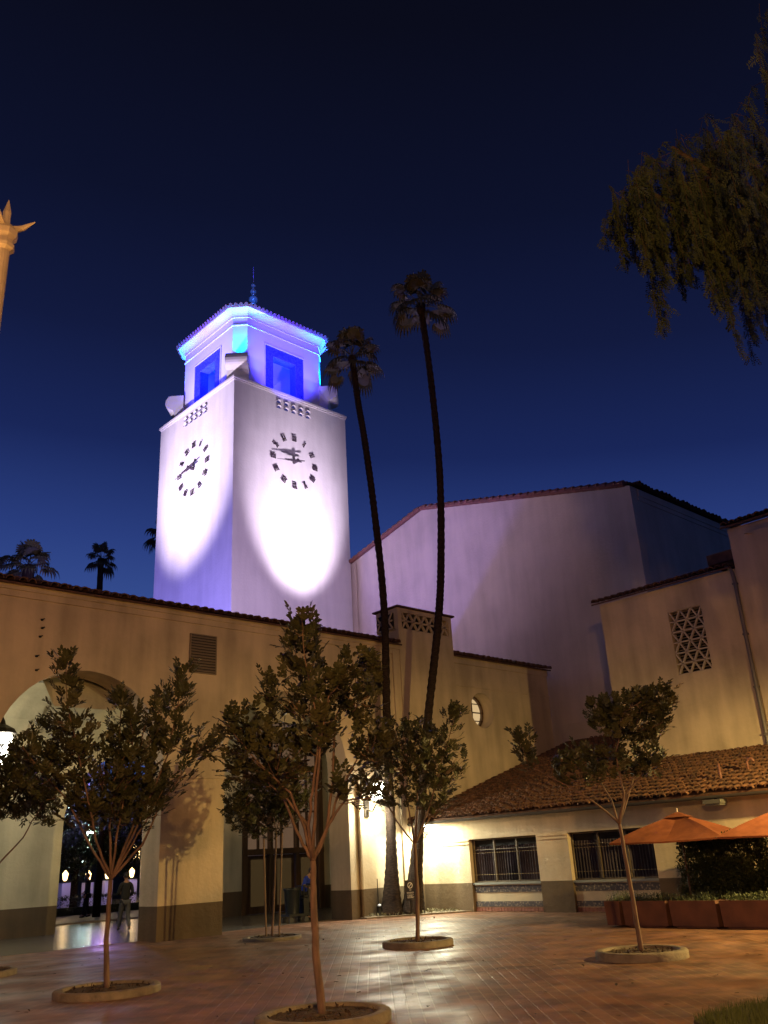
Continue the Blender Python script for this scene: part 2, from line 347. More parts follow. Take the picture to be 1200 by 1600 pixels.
# round window
g = MB()
for i in range(24):
    a0, a1 = 2*math.pi*i/24, 2*math.pi*(i+1)/24
    p = lambda a, r, y: (24.62+r*math.cos(a), y, 6.42+1.02*r*math.sin(a))
    g.quad(p(a0, .62, YF+.5), p(a1, .62, YF+.5), p(a1, .54, YF+.5), p(a0, .54, YF+.5)); g.quad(p(a0, .54, YF+.5), p(a1, .54, YF+.5), p(a1, .54, YF+.62), p(a0, .54, YF+.62))
g.box(24.60, YF+.5, 5.85, 24.64, YF+.54, 7.0); g.box(24.05, YF+.5, 6.40, 25.2, YF+.54, 6.44); g.box(24.05, YF+.5, 6.1, 25.2, YF+.53, 6.13); g.box(24.05, YF+.5, 6.72, 25.2, YF+.53, 6.75)
ow = g.build('round_window', M_WOOD, arc)
g = MB(); g.quad((23.9, YF+.6, 5.7), (25.4, YF+.6, 5.7), (25.4, YF+.6, 7.1), (23.9, YF+.6, 7.1)); g.build('pane', mat('warm_lit_glass', (.4, .35, .25), .3, emit=(1, .72, .38), es=.55), ow)
# louvred vents
for a, b, lo, hi in ((12.47, 13.27, 6.66, 7.70), (18.84, 19.62, 6.64, 7.68)):
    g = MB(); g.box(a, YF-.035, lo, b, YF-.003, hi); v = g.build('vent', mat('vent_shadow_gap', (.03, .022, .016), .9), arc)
    g = MB(); n = 13
    for k in range(n):
        z = lo+.02+(hi-lo-.02)*k/n; g.add([(a, YF-.075, z), (b, YF-.075, z), (b, YF-.037, z+.05), (a, YF-.037, z+.05), (a, YF-.075, z+.02), (b, YF-.075, z+.02), (b, YF-.037, z+.06), (a, YF-.037, z+.06)],
                                              [(0, 1, 2, 3), (4, 7, 6, 5), (0, 4, 5, 1), (0, 3, 7, 4), (1, 5, 6, 2)])
    g.box(a-.03, YF-.06, lo-.03, a, YF-.003, hi+.03); g.box(b, YF-.06, lo-.03, b+.03, YF-.003, hi+.03); g.box(a, YF-.06, hi, b, YF-.003, hi+.03); g.box(a, YF-.06, lo-.03, b, YF-.003, lo)
    g.build('slats', mat('vent_slat_metal', (.22, .17, .11), .6), v)
# small anchors left in the wall
for x, z in ((8.26, 7.54), (8.28, 7.33), (8.25, 7.11), (8.21, 6.62), (8.24, 6.28)):
    g = MB(); g.tube([(x, YF, z), (x+.01, YF-.05, z-.01)], .028, 7); g.tube([(x, YF-.045, z), (x+.06, YF-.05, z+.02)], .014, 5); g.build('wall_anchor', M_IRON, arc)
# portico interior: vault, rear wall
g = MB(); nx, ny = 112, 24; X0, X1 = -8.7, 28.3
def vault(x, y):
    bx = 2.3*math.sqrt(max(0, 1-((y-25)/3.02)**2))
    u = ((x-13.1+3.14) % 6.28)-3.14; by = 2.3*math.sqrt(max(0, 1-(u/2.2)**2))
    return 5.25+max(bx, by)
P_ = [[(X0+(X1-X0)*i/nx, 22.02+5.98*j/ny, vault(X0+(X1-X0)*i/nx, 22.02+5.98*j/ny)) for j in range(ny+1)] for i in range(nx+1)]
for i in range(nx):
    for j in range(ny): g.quad(P_[i][j], P_[i+1][j], P_[i+1][j+1], P_[i][j+1])
g.build('vault', M_INT, arc)
g = MB(); fb = lambda s, z, t: (s, 28+t, z)
wall(g, fb, -9, 28.7, 0, 8.2, .8, [arch(14.4, 2.15, 3.1, 1.), arch(8.1, 2.15, 3.1, 1.), arch(1.8, 2.15, 3.1, 1.), arch(20.75, 1.86, 5.5, 1.1)])
g.build('rear_wall', M_INT, arc)
g = MB(); g.box(22.9, 22.02, 0, 23.0, 28, 8); g.build('end_wall', M_INT, arc)
# entrance screen in the rear wall: posts, curved head, glazing, doors
es = MB()
def arcbar(mb, c, r, sp, rise, w_, y0, y1, n=20):
    for i in range(n):
        a0, a1 = math.pi*i/n, math.pi*(i+1)/n
        P = lambda a, q, y: (c+q*math.cos(a), y, sp+rise*q*math.sin(a))
        mb.add([P(a0, r, y0), P(a1, r, y0), P(a1, r-w_, y0), P(a0, r-w_, y0), P(a0, r, y1), P(a1, r, y1), P(a1, r-w_, y1), P(a0, r-w_, y1)],
               [(0, 1, 2, 3), (4, 7, 6, 5), (0, 4, 5, 1), (3, 2, 6, 7)])
arcbar(es, 20.75, 1.86, 5.5, 1.1, .24, 27.9, 28.2)
for x, w_ in ((18.89, .22), (22.38, .22), (20.1, .12), (21.3, .12)): es.box(x, 27.95, 0, x+w_, 28.2, 5.5 if w_ > .2 else 7.3)
for z in (1.95, 4.9): es.box(18.89, 27.93, z, 22.6, 28.2, z+.2)
for z in (3.4, 6.1, 6.7): es.box(19.1, 28.02, z, 22.4, 28.12, z+.06)
for x in (19.6, 20.65, 21.85): es.box(x, 28.02, 1.95, x+.06, 28.12, 7)
esc = es.build('entrance_screen', M_WOOD, arc)
g = MB(); g.quad((18.95, 28.15, 2.1), (22.55, 28.15, 2.1), (22.55, 28.15, 7.5), (18.95, 28.15, 7.5)); g.build('glazing', mat('lit_entrance_glass', (.20, .15, .10), .25, emit=(1, .60, .36), es=.10, col2=(.10, .07, .05), nscale=.8), esc)
for x in (19.15, 20.3, 21.4):
    g = MB(); g.box(x, 28.05, 0.02, x+.95, 28.1, 1.93); d = g.build('door', M_WOOD, esc)
    g = MB(); g.quad((x+.15, 28.04, .25), (x+.8, 28.04, .25), (x+.8, 28.04, 1.8), (x+.15, 28.04, 1.8)); g.build('pane', mat('dim_door_glass', (.08, .06, .03), .12, emit=(1, .62, .25), es=.035), d)

# ------------------------------------------------------------------ restaurant wing (wall X = 21)
XR = 21.0
fx = lambda s, z, t: (XR+t, s, z)
res = thing('restaurant_wing', (XR, 13, 0), 'low cream wing with curtained windows, talavera tile sills and a clay tile lean-to roof', 'building')
W1 = (16.46, 19.02); W2 = (12.76, 15.38)
g = MB(); wall(g, fx, -6, YF-.004, 0, 2.68, .3, [rect(*W1, 0, 2.0), rect(*W2, 0, 2.0)]); g.build('wall', M_WALL, res)
for a, b in ((19.04, 20.3), (15.4, 16.44)):
    for z in (1.86, 1.95): g = MB(); g.box(XR-.03, a, z, XR-.002, b, z+.022); g.build('moulding', M_WALL, res)
M_TALA = mat('talavera_tiles', (.30, .33, .36), .25, .6)
t = M_TALA.node_tree; v = t.nodes.new('ShaderNodeTexVoronoi'); v.inputs['Scale'].default_value = 15; gg = t.nodes.new('ShaderNodeNewGeometry'); t.links.new(gg.outputs['Position'], v.inputs['Vector'])
cr2 = t.nodes.new('ShaderNodeValToRGB'); cr2.color_ramp.elements[0].color = (.40, .34, .25, 1); cr2.color_ramp.elements[1].color = (.07, .07, .08, 1); cr2.color_ramp.elements[1].position = .5
t.links.new(v.outputs['Distance'], cr2.inputs[0]); t.links.new(cr2.outputs[0], t.nodes['Principled BSDF'].inputs['Base Color'])
M_CURT = mat('dark_curtain_cloth', (.055, .042, .055), .9, col2=(.03, .024, .03), nscale=2)
for wi, (a, b) in enumerate((W1, W2)):
    g = MB(); g.box(XR+.10, a, .0, XR+.28, b, .73); g.build('apron', M_WALL if wi == 9 else mat('apron_plaster', (.50, .42, .28), .85, col2=(.42, .36, .25), nscale=4), res)
    g = MB(); g.box(XR+.085, a, .52, XR+.098, b, .70); g.box(XR+.085, a, .14, XR+.098, b, .28); g.build('tile_band', M_TALA, res)
    g = MB(); n = int((b-a)/.12)
    for k in range(n): g.box(XR+.08, a+k*(b-a)/n+.008, .015, XR+.098, a+(k+1)*(b-a)/n-.008, .12)
    g.build('brick_plinth', mat('red_plinth_bricks', (.22, .09, .06), .8), res)
    g = MB(); g.box(XR+.03, a+.003, .73, XR+.28, b-.003, .79); g.build('sill', mat('glazed_sill_tiles', (.26, .28, .26), .25, .6), res)
    g = MB(); n = 3
    for k in range(n+1):
        s = a+(b-a)*k/n; g.box(XR+.14, max(a, s-.025), .79, XR+.19, min(b, s+.025), 2.0)
    g.box(XR+.14, a, 1.95, XR+.19, b, 2.0); g.box(XR+.14, a, .79, XR+.19, b, .83)
    for k in range(n):
        g.box(XR+.15, a+(b-a)*(k+.02)/n, 1.68, XR+.17, a+(b-a)*(k+.98)/n, 1.70)
    wn = g.build('window', mat('window_frame_paint', (.09, .065, .04), .5), res)
    g = MB(); N = 150
    prev = None
    for k in range(N+1):
        s = a+.02+(b-a-.04)*k/N; x = XR+.235+.022*math.sin(k*1.15+.6*math.sin(k*.21))
        cur = ((x, s, .81), (x, s, 1.78))
        if prev: g.quad(prev[0], cur[0], cur[1], prev[1])
        prev = cur
    g.build('curtain', M_CURT, wn, True)
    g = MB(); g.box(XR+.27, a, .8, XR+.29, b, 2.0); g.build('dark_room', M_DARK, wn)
    for z in (1.0, 1.6):                                       # thin beaded rods in front of the curtain
        g = MB(); g.tube([(XR+.135, a+.03+(b-a-.06)*k/156, z) for k in range(157)], [.011 if k % 6 in (0, 1) else .003 for k in range(157)], 6)
        g.build('beaded_rod', mat('dull_brass', (.35, .28, .16), .4, metal=.7), wn)
# eaves: fascia, gutter, rafters
g = MB(); g.box(XR-.48, -6, 2.50, XR-.45, YF-.01, 2.60); g.box(XR-.45, -6, 2.605, XR+.0, YF-.01, 2.63); g.build('eave_board', mat('cream_eave_paint', (.55, .48, .34), .7), res)
g = MB()
for i in range(18):
    s = i
    a0 = math.pi*(1+i/17)
pts = [(XR-.53+.06*math.cos(math.pi*(1+i/8)), 2.585+.07*math.sin(math.pi*(1+i/8))) for i in range(9)]
for (x0, z0), (x1, z1) in zip(pts[:-1], pts[1:]): g.quad((x0, -6, z0), (x1, -6, z1), (x1, YF-.02, z1), (x0, YF-.02, z0))
for (x0, z0), (x1, z1) in zip(pts[:-1], pts[1:]): g.quad((x0, -6, z0-.006), (x1, -6, z1-.006), (x1, YF-.02, z1-.006), (x0, YF-.02, z0-.006))
g.build('gutter', M_GUTTER, res)
g = MB(); SL = .31
tiles(g, (XR-.56, -6, 2.64), (0, 1, 0), (1, 0, SL), 27.05, 4.35*math.hypot(1, SL)-.05, .205, .34, .076, 11)
tiles(g, (XR-.56+3.98, 15.55, 2.64+3.98*SL), (0, 1, 0), (1, 0, SL), 5.5, 6.4, .205, .34, .076, 12)
g.build('roof', M_TILE, res)
for y, x, h in ((10.85, 21.4, .42), (10.35, 21.9, .34)):
    g = MB(); z = 2.64+(x-20.44)*SL
    if h > .4: g.tube([(x, y, z-.1), (x, y, z+h)], .035, 8)
    else: g.tube([(x, y, z-.1), (x, y, z+h*.8), (x, y-.05, z+h), (x, y-.14, z+h), (x, y-.18, z+h*.75)], .035, 8)
    tag(g.build('vent_pipe', mat('salmon_pipe_paint', (.17, .07, .045), .6), res, True), 'salmon painted vent pipe' if h > .4 else 'salmon painted pipe with bent top')
# ------------------------------------------------------------------ two storey wing behind the roof
XA = 24.5
an = thing('two_storey_wing', (XA, 12, 0), 'plain two storey stucco wing with pierced lattice window and drainpipe', 'building')
fa = lambda s, z, t: (XA+t, s, z)
GR = (12.05, 13.15, 6.27, 8.21)
g = MB(); wall(g, fa, 10.75, 15.52, 0, 9.0, .4, [rect(*GR)]); g.box(XA+.4, 15.12, 0, 34, 15.52, 9.0); g.build('wall', M_WALL, an)
g = MB(); wall(g, lambda s, z, t: (XA-.05+t, s, z), -6, 10.75, 0, 10.2, .4, []); g.box(XA+.35, 10.35, 0, 33, 10.75, 10.2); g.build('wall', M_WALL, an)
g = MB(); g.box(XA-.16, 8.4, 0, XA-.053, 9.78, 9.9); g.box(XA-.10, 7, 9.3, XA-.053, 9.78, 9.36)
for i in range(8):
    a0, a1 = math.pi/2*i/8, math.pi/2*(i+1)/8
    g.prism([(9.78, 9.9), (9.78+.45*(1-math.cos(a0)), 9.9-.5+.5*math.sin(a0)), (9.78+.45*(1-math.cos(a1)), 9.9-.5+.5*math.sin(a1))], lambda s, z, t: (XA-.16+t, s-.0, z), 0, .1)
g.build('pilaster', M_WALL, an)
g = MB(); tiles(g, (XA-.22, 10.8, 9.05), (0, 1, 0), (1, 0, .3), 4.9, 1.6, .26, .42, .09, 21); tiles(g, (XA-.3, 4.6, 10.25), (0, 1, 0), (1, 0, .3), 6.25, 1.2, .26, .42, .09, 22)
g.build('roof', M_TILED, an)
g = MB(); g.box(XA+.05, 10.78, 9.3, XA+1.6, 11.6, 9.62); g.build('roof_kerb', M_TILED, an)
g = MB(); lattice(g, lambda s, z, t: (XA+.06+t, s, z), GR[0], GR[1], GR[2], GR[3], 3, 6, .038)
sn = g.build('lattice_window', mat('lattice_plaster', (.50, .43, .33), .85), an)
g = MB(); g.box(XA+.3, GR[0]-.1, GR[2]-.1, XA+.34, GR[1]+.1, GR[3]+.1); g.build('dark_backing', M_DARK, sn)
g = MB(); n = 22
for k in range(n): z = GR[2]+.03+(GR[3]-GR[2])*k/n; g.box(XA+.17, GR[0], z, XA+.2, GR[1], z+.025)
g.build('louvre', mat('vent_slat_metal', (.22, .17, .11), .6), sn)
g = MB(); g.tube([(XA-.12, 11.0, 9.12), (XA-.10, 10.86, 8.95), (XA-.09, 10.83, 8.7), (XA-.09, 10.83, 3.9)], .055, 10)
for z in (8.5, 7, 5.5, 4.2): g.box(XA-.15, 10.76, z, XA-.03, 10.90, z+.05)
g.build('drainpipe', mat('grey_drainpipe', (.14, .12, .10), .5), an)
g = MB(); g.box(XA-.03, -6, 3.86, XA-.002, 10.75, 3.95); g.box(XA-.03, 10.9, 3.86, XA-.002, 15.52, 3.95); g.build('flashing', M_WALL, an)

# ------------------------------------------------------------------ concourse hall
XC = 30.78
hall = thing('concourse_hall', (XC, 26, 0), 'huge windowless hall with low gabled tile edged roof beside the tower', 'building')
prof = [(44, 14.9), (41.4, 15.6), (29.31, 18.45), (17.23, 15.55)]
g = MB()
g.prism([(44, 0), (44, 14.9), (29.31, 18.45), (17.23, 15.55), (17.23, 0)], lambda s, z, t: (XC+t, s, z), 0, .5)
g.box(XC+.5, 17.23, 0, 62, 17.8, 15.55); g.build('wall', M_HALL, hall)
g = MB(); g.box(XC+.5, 17.20, 15.0, 62, 17.228, 15.2); g.box(XC+.5, 17.17, 15.2, 62, 17.228, 15.5); g.build('cornice', M_HALL, hall)
g = MB()
for (y0, z0), (y1, z1) in (((29.31, 18.45), (17.1, 15.52)), ((29.31, 18.45), (44, 14.9))):
    L = math.hypot(y1-y0, z1-z0); n = int(L/.42)
    for k in range(n):
        p = lambda u: Vector((0, y0+(y1-y0)*u/L, z0+(z1-z0)*u/L))
        a, b = p(k*.42+.03), p(min(L, k*.42+.46))
        g.tube([a+Vector((XC-.06, 0, .055)), b+Vector((XC-.06, 0, .10))], [.12, .15], 8); g.tube([a+Vector((XC+.22, 0, .09)), b+Vector((XC+.22, 0, .12))], [.12, .15], 8)
g.build('verge_tiles', mat('hall_roof_tile', (.20, .07, .05), .75, col2=(.13, .055, .04), nscale=5), hall)
g = MB()
for s in (0, 1):
    y1, z1 = ((16.9, 15.55), (44, 14.9))[s]
    g.quad((XC+.05, 29.31, 18.5), (62, 29.31, 18.5), (62, y1, z1+.02), (XC+.05, y1, z1+.02))
tiles(g, (XC+.1, 16.95, 15.56), (1, 0, 0), (0, 1, .24), 31, 1.6, .3, .45, .11, 31, False)
g.build('roof', M_TILED, hall)
g = MB(); g.tube([(XC-.06, 34.6, 0), (XC-.06, 34.6, 17.0)], .05, 8); g.build('conduit', M_HALL, hall)
# a lower link wall between hall and roofs
lk = thing('link_building', (28.9, 18, 0), 'blank shaded stucco wall between round window wing and lattice window wing', 'building')
g = MB(); g.box(29.6, 18.4, 0, XC-.01, 21.3, 6.2); g.build('wall', M_HALL, lk)

# ------------------------------------------------------------------ clock tower
TX, TY, TW, TZ = 22.88, 35.0, 7.84, 26.2
TCX, TCY = TX+TW/2, TY+TW/2
tw = thing('clock_tower', (TCX, TCY, 0), 'tall square white clock tower floodlit violet with a blue lit belfry and beaded finial', 'clock tower')
g = MB(); g.box(TX, TY, 0, TX+TW, TY+TW, TZ); g.build('shaft', M_TOWER, tw)
g = MB(); e = .085
g.box(TX-e, TY-e, TZ+.003, TX+TW+e, TY+TW+e, TZ+.13); g.box(TX-e*.5, TY-e*.5, TZ-.10, TX+TW+e*.5, TY-.003, TZ); g.box(TX-e*.5, TY-.003, TZ-.10, TX-.003, TY+TW, TZ)
g.build('ledge', M_TRIM, tw)
BA, BC = 3.2, .6
def octo(a, c): return [(TCX-a, TCY-a+c), (TCX-a+c, TCY-a), (TCX+a-c, TCY-a), (TCX+a, TCY-a+c), (TCX+a, TCY+a-c), (TCX+a-c, TCY+a), (TCX-a+c, TCY+a), (TCX-a, TCY+a-c)]
def ring(mb, a, c, z0, z1): mb.prism(octo(a, c), lambda x, y, t: (x, y, t), z0, z1)
# belfry walls: four faces with a square opening, four chamfers
bel = MB(); BZ0, BZ1 = TZ+.13, 31.0; TH = .55
OW = .83; OZ0, OZ1 = 26.4, 29.07
for k in range(4):
    ca, sa = math.cos(k*math.pi/2), math.sin(k*math.pi/2)
    f = lambda s, z, t, ca=ca, sa=sa: (TCX+ca*s-sa*(-BA+t), TCY+sa*s+ca*(-BA+t), z)
    wall(bel, f, -BA+BC, BA-BC, BZ0, BZ1, TH, [rect(-OW, OW, OZ0, OZ1)])
    p, q = f(BA-BC, 0, 0), (TCX+ca*BA-sa*(-BA+BC), TCY+sa*BA+ca*(-BA+BC), 0)
    bel.quad((p[0], p[1], BZ0), (q[0], q[1], BZ0), (q[0], q[1], BZ1), (p[0], p[1], BZ1))
belf = bel.build('belfry', M_TRIM, tw)
g = MB(); ring(g, BA-.56, .4, BZ1-.25, BZ1-.01); g.build('ceiling', M_TRIM, belf)
# inner core seen through the openings, blue lamplight put into its colour
g = MB(); g.box(TCX-.55, TCY-.55, BZ0, TCX+.55, TCY+.55, 30.7); g.build('inner_core', mat('blue_lamplight_core', (.05, .09, .60), .4), belf)
# tile surround of the openings, on all four faces
M_TS = mat('patterned_tile_surround', (.30, .30, .42), .45, .5)
t = M_TS.node_tree; v = t.nodes.new('ShaderNodeTexVoronoi'); v.inputs['Scale'].default_value = 9; v.distance = 'CHEBYCHEV'; gg = t.nodes.new('ShaderNodeNewGeometry'); t.links.new(gg.outputs['Position'], v.inputs['Vector'])
cr3 = t.nodes.new('ShaderNodeValToRGB'); cr3.color_ramp.elements[0].color = (.10, .13, .62, 1); cr3.color_ramp.elements[1].color = (.03, .04, .25, 1); cr3.color_ramp.elements[1].position = .55  # blue of the floodlighting put into the tile colour
t.links.new(v.outputs['Distance'], cr3.inputs[0]); t.links.new(cr3.outputs[0], t.nodes['Principled BSDF'].inputs['Base Color'])
for k in range(4):
    ca, sa = math.cos(k*math.pi/2), math.sin(k*math.pi/2)
    f = lambda s, z, t, ca=ca, sa=sa: (TCX+ca*s-sa*(-BA+t), TCY+sa*s+ca*(-BA+t), z)
    g = MB(); SW = 1.38; z1 = 29.66
    bx = lambda s0, z0_, s1, z1_, t0, t1: g.box(s0, t0, z0_, s1, t1, z1_, lambda s, t, z: f(s, z, t))
    bx(-SW, OZ0, -OW-.002, z1, -.012, -.002); bx(OW+.002, OZ0, SW, z1, -.012, -.002); bx(-OW-.002, OZ1+.002, OW+.002, z1, -.012, -.002)
    bx(-OW, OZ0, -OW+.02, OZ1, 0, TH); bx(OW-.02, OZ0, OW, OZ1, 0, TH); bx(-OW+.02, OZ1-.02, OW-.02, OZ1, 0, TH)
    s_ = g.build('tile_surround', M_TS, belf)
    g = MB(); bx(-SW-.07, OZ0, -SW, z1+.07, -.05, -.002); bx(SW, OZ0, SW+.07, z1+.07, -.05, -.002); bx(-SW, z1, SW, z1+.07, -.05, -.002)
    g.build('frame', M_TRIM, s_)
    if k in (0, 3):                                # scoop vents in two rows of five under the ledge, on the two faces in view
        for r_ in range(2):
            for i in range(5):
                f2 = lambda s, z, t, ca=ca, sa=sa: (TCX+ca*s-sa*(-TW/2+t), TCY+sa*s+ca*(-TW/2+t), z)
                s0 = (i-2)*.51+(.0 if k == 0 else .0)+.05; zz = 25.28+.34*r_
                g = MB(); n = 8; rr_ = .17
                for q in range(n):
                    a0, a1 = math.pi*q/n, math.pi*(q+1)/n
                    g.add([f2(s0+rr_*math.cos(a0), zz+rr_*math.sin(a0), -.10), f2(s0+rr_*math.cos(a1), zz+rr_*math.sin(a1), -.10), f2(s0+rr_*math.cos(a1), zz+rr_*math.sin(a1), -.002), f2(s0+rr_*math.cos(a0), zz+rr_*math.sin(a0), -.002)], [(0, 1, 2, 3)])
                sc_ = g.build('scoop_vent', M_TRIM, tw)
                g = MB(); g.add([f2(s0+.15*math.cos(math.pi*q/n), zz+.15*math.sin(math.pi*q/n), -.005) for q in range(n+1)], [tuple(range(n+1))]); g.build('opening', mat('blue_glow_plate', (.03, .03, .08), .6, emit=(.02, .06, .5), es=.25), sc_)  # plate that glows in place of blue light from inside
# string course and stepped cornice
for nm, prs in (('string_course', [(.05, 30.46, 30.53)]), ('cornice', [(.06, 30.98, 31.03), (.42, 31.42, 31.50)])):
    g = MB()
    for d, z0, z1 in prs: ring(g, BA+d, BC+d*.5, z0+.002, z1)
    if nm == 'cornice':
        o0 = octo(BA+.05, BC+.02); o1 = octo(BA+.40, BC+.2); cv = []
        for u in range(7):
            a_ = math.pi/2*u/6; k_ = 1-math.cos(a_); zz = 31.03+.39*math.sin(a_)
            cv.append([(p[0]+(q[0]-p[0])*k_, p[1]+(q[1]-p[1])*k_, zz) for p, q in zip(o0, o1)])
        for u in range(6):
            for v_ in range(8): g.quad(cv[u][v_], cv[u][(v_+1) % 8], cv[u+1][(v_+1) % 8], cv[u+1][v_])
    g.build(nm, M_TRIM, tw)
# roof: eight slopes of barrel tiles up to the finial
g = MB(); ro = octo(BA+.5, BC+.25); apex = Vector((TCX, TCY, 34.1))
g.add([(x, y, 31.52) for x, y in ro]+[apex], [(i, (i+1) % 8, 8) for i in range(8)]+[tuple(range(7, -1, -1))])
rr = random.Random(5)
for i in range(8):
    a, b = Vector((*ro[i], 31.52)), Vector((*ro[(i+1) % 8], 31.52)); L = (b-a).length; n = max(2, round(L/.27))
    for k in range(n):
        p = a.lerp(b, (k+.5)/n); d = (apex-p); d2 = d.copy(); mid = a.lerp(b, .5); dd = (apex-mid).normalized()
        u = abs((k+.5)/n-.5)*2; ln = d.length*(1-u)*.9+.25
        q = p-dd*.06
        for c_ in range(max(1, int(ln/.42))): g.tube([q+dd*(c_*.42)+Vector((0, 0, .03)), q+dd*(c_*.42+.44)+Vector((0, 0, .01))], [.11, .088], 7)
g.build('roof', mat('tower_roof_tile', (.24, .13, .13), .7), tw)
# corner scrolls standing on the ledge
for k in range(4):
    ca, sa = math.cos(k*math.pi/2), math.sin(k*math.pi/2); D = Vector((ca-sa, sa+ca, 0)).normalized()*-1    # outward diagonal
    D = Vector((math.cos(R(225)+k*math.pi/2), math.sin(R(225)+k*math.pi/2), 0)); S = Vector((-D.y, D.x, 0)); base = Vector((TCX, TCY, 0))+D*(math.sqrt(2)*(BA-BC/2))
    pf = [(0, BZ0), (.0, 28.15), (.75, 28.15)]+[(.75+.33*math.sin(math.pi*i/8*.9), 28.15-.85*(1-math.cos(math.pi*i/8))/2) for i in range(1, 8)]+[(.62, 27.2), (.50, 26.9), (.46, BZ0)]
    g = MB(); g.prism(pf, lambda s, z, t, D=D, S=S, base=base: tuple(base+D*s+S*t+Vector((0, 0, z))), -.62, .62); g.build('corner_scroll', M_TRIM, tw)
# beaded finial
g = MB(); g.lathe([(.30, 33.7), (.42, 33.9), (.30, 34.1), (.16, 34.2)], (TCX, TCY, 0), 16)
fin = g.build('finial', mat('finial_metal', (.5, .5, .55), .35, metal=.3), tw, True)
for z, r_, s_ in ((34.45, .30, 1.0), (34.80, .17, .6), (35.15, .30, .9), (35.48, .14, .7), (35.75, .21, .85), (36.0, .11, .7), (36.22, .16, .9)):
    g = MB(); g.ball((TCX, TCY, z), r_, 14, s_); g.build('bead', MATS['finial_metal'], fin, True)
for k in range(6):
    an_ = k*math.pi/3; g = MB(); g.ball((TCX+.22*math.cos(an_), TCY+.22*math.sin(an_), 34.42), .15, 8, 1.3); g.build('petal', MATS['finial_metal'], fin, True)
g = MB(); g.tube([(TCX, TCY, 36.2), (TCX, TCY, 37.7)], [.035, .01], 6); g.build('rod', MATS['finial_metal'], fin)
# clocks
NUM = ['XII', 'I', 'II', 'III', 'IIII', 'V', 'VI', 'VII', 'VIII', 'IX', 'X', 'XI']
M_CLK = mat('dark_bronze_clock_metal', (.045, .03, .045), .5)
def clock(fn, hm, label):
    ring_r = 1.44; H_ = .32
    cl = bpy.data.objects.new('clock', None); C.objects.link(cl); cl.parent = tw; cl.location = (0, 0, 0); cl['label'] = label
    for k, s in enumerate(NUM):
        a = math.pi/2-k*math.pi/6; er = Vector((math.cos(a), math.sin(a))); et = Vector((math.sin(a), -math.cos(a)))
        wd = {'I': .10, 'V': .24, 'X': .24}; gap = .035; tot = sum(wd[c] for c in s)+gap*(len(s)-1); x = -tot/2; fc = min(1., .30/tot)
        g = MB()
        def bar(p, q, w_):
            p = Vector(p); q = Vector(q); d = (q-p).normalized(); n = Vector((-d.y, d.x))*w_/2
            P = [p-n, q-n, q+n, p+n]; P = [(er*ring_r+et*(v.x*fc)+er*v.y).to_tuple() for v in P]
            g.prism(P, fn, -.09, -.05)
        for c in s:
            w_ = wd[c]
            if c == 'I': bar((x+w_/2, -H_/2), (x+w_/2, H_/2), .055)
            if c == 'V': bar((x+.04, H_/2), (x+w_/2, -H_/2), .055); bar((x+w_-.03, H_/2), (x+w_/2, -H_/2), .045)
            if c == 'X': bar((x+.04, H_/2), (x+w_-.04, -H_/2), .055); bar((x+w_-.03, H_/2), (x+.03, -H_/2), .045)
            x += w_+gap
        bar((-tot/2/fc*.0-tot/2, H_/2-.02), (tot/2, H_/2-.015), .02); bar((-tot/2, -H_/2+.015), (tot/2, -H_/2+.015), .02)
        g.build('numeral', M_CLK, cl)
    for nm, ang, L_, w_, t_, tail in (('hour_hand', hm[0], .82, .075, -.26, .35), ('minute_hand', hm[1], 1.42, .06, -.36, .5)):
        a = math.pi/2-R(ang); d = Vector((math.cos(a), math.sin(a))); n = Vector((-d.y, d.x)); g = MB()
        g.prism([tuple(-d*tail-n*w_*.35), tuple(d*.0-n*w_*.6), tuple(d*L_*.45-n*w_*.9), tuple(d*L_*.6-n*w_*.25), tuple(d*L_), tuple(d*L_*.6+n*w_*.25), tuple(d*L_*.45+n*w_*.9), tuple(n*w_*.6), tuple(-d*tail+n*w_*.35)], fn, t_, t_+.04)
        g.build(nm, M_CLK, cl)
    g = MB(); g.tube([fn(0, 0, 0), fn(0, 0, -.4)], .10, 10); g.build('hub', M_CLK, cl)
clock(lambda s, z, t: (26.84+s, TY+t, 22.22+z), (266, 259), 'clock dial on the front face of the tower')
clock(lambda s, z, t: (TX+t, 38.93-s, 22.22+z), (266, 260), 'clock dial on the left face of the tower')
# lights of the belfry
point('finial_light', (TCX-1.1, TCY-1.3, 33.9), (.02,.16,1), 160, .1); point('belfry_inner_light', (TCX-1.4, TCY-1.4, 27.3), BLUE, 700, .3); point('belfry_inner_light', (TCX+1.4, TCY-1.6, 27.4), BLUE, 200, .3)
point('belfry_inner_light', (TCX-1.6, TCY+1.4, 27.4), BLUE, 200, .3)
spot('belfry_ceiling_light', (TCX-.2, TCY-2.3, 27.0), (TCX, TCY-2.9, 29.2), CYAN, 200, 38, .6, .1)
spot('belfry_ceiling_light', (TCX-2.3, TCY-.2, 27.0), (TCX-2.9, TCY, 29.2), CYAN, 300, 38, .6, .1)
for k in range(4):
    D = Vector((math.cos(R(225)+k*math.pi/2), math.sin(R(225)+k*math.pi/2), 0)); b_ = Vector((TCX, TCY, 0))+D*(math.sqrt(2)*(BA-BC/2))
    spot('corner_uplight', b_+D*.5+Vector((0, 0, 28.22)), b_+Vector((0, 0, 30.1)), CYAN, 1900, 38, .9, .05)
for k, dx, dy in ((0, 0, -1), (1, -1, 0)):
    for s in (-1.9, 0, 1.9):
        p = Vector((TCX+dx*(BA+.45)+(s if dx == 0 else 0), TCY+dy*(BA+.45)+(s if dy == 0 else 0), 26.5))
        spot('cornice_uplight', p, p+Vector((-dx*.06, -dy*.06, 4)), (.06, .24, 1) if k == 0 else (.01, .2, 1), 330 if k == 0 else 200, 24, .9, .08)
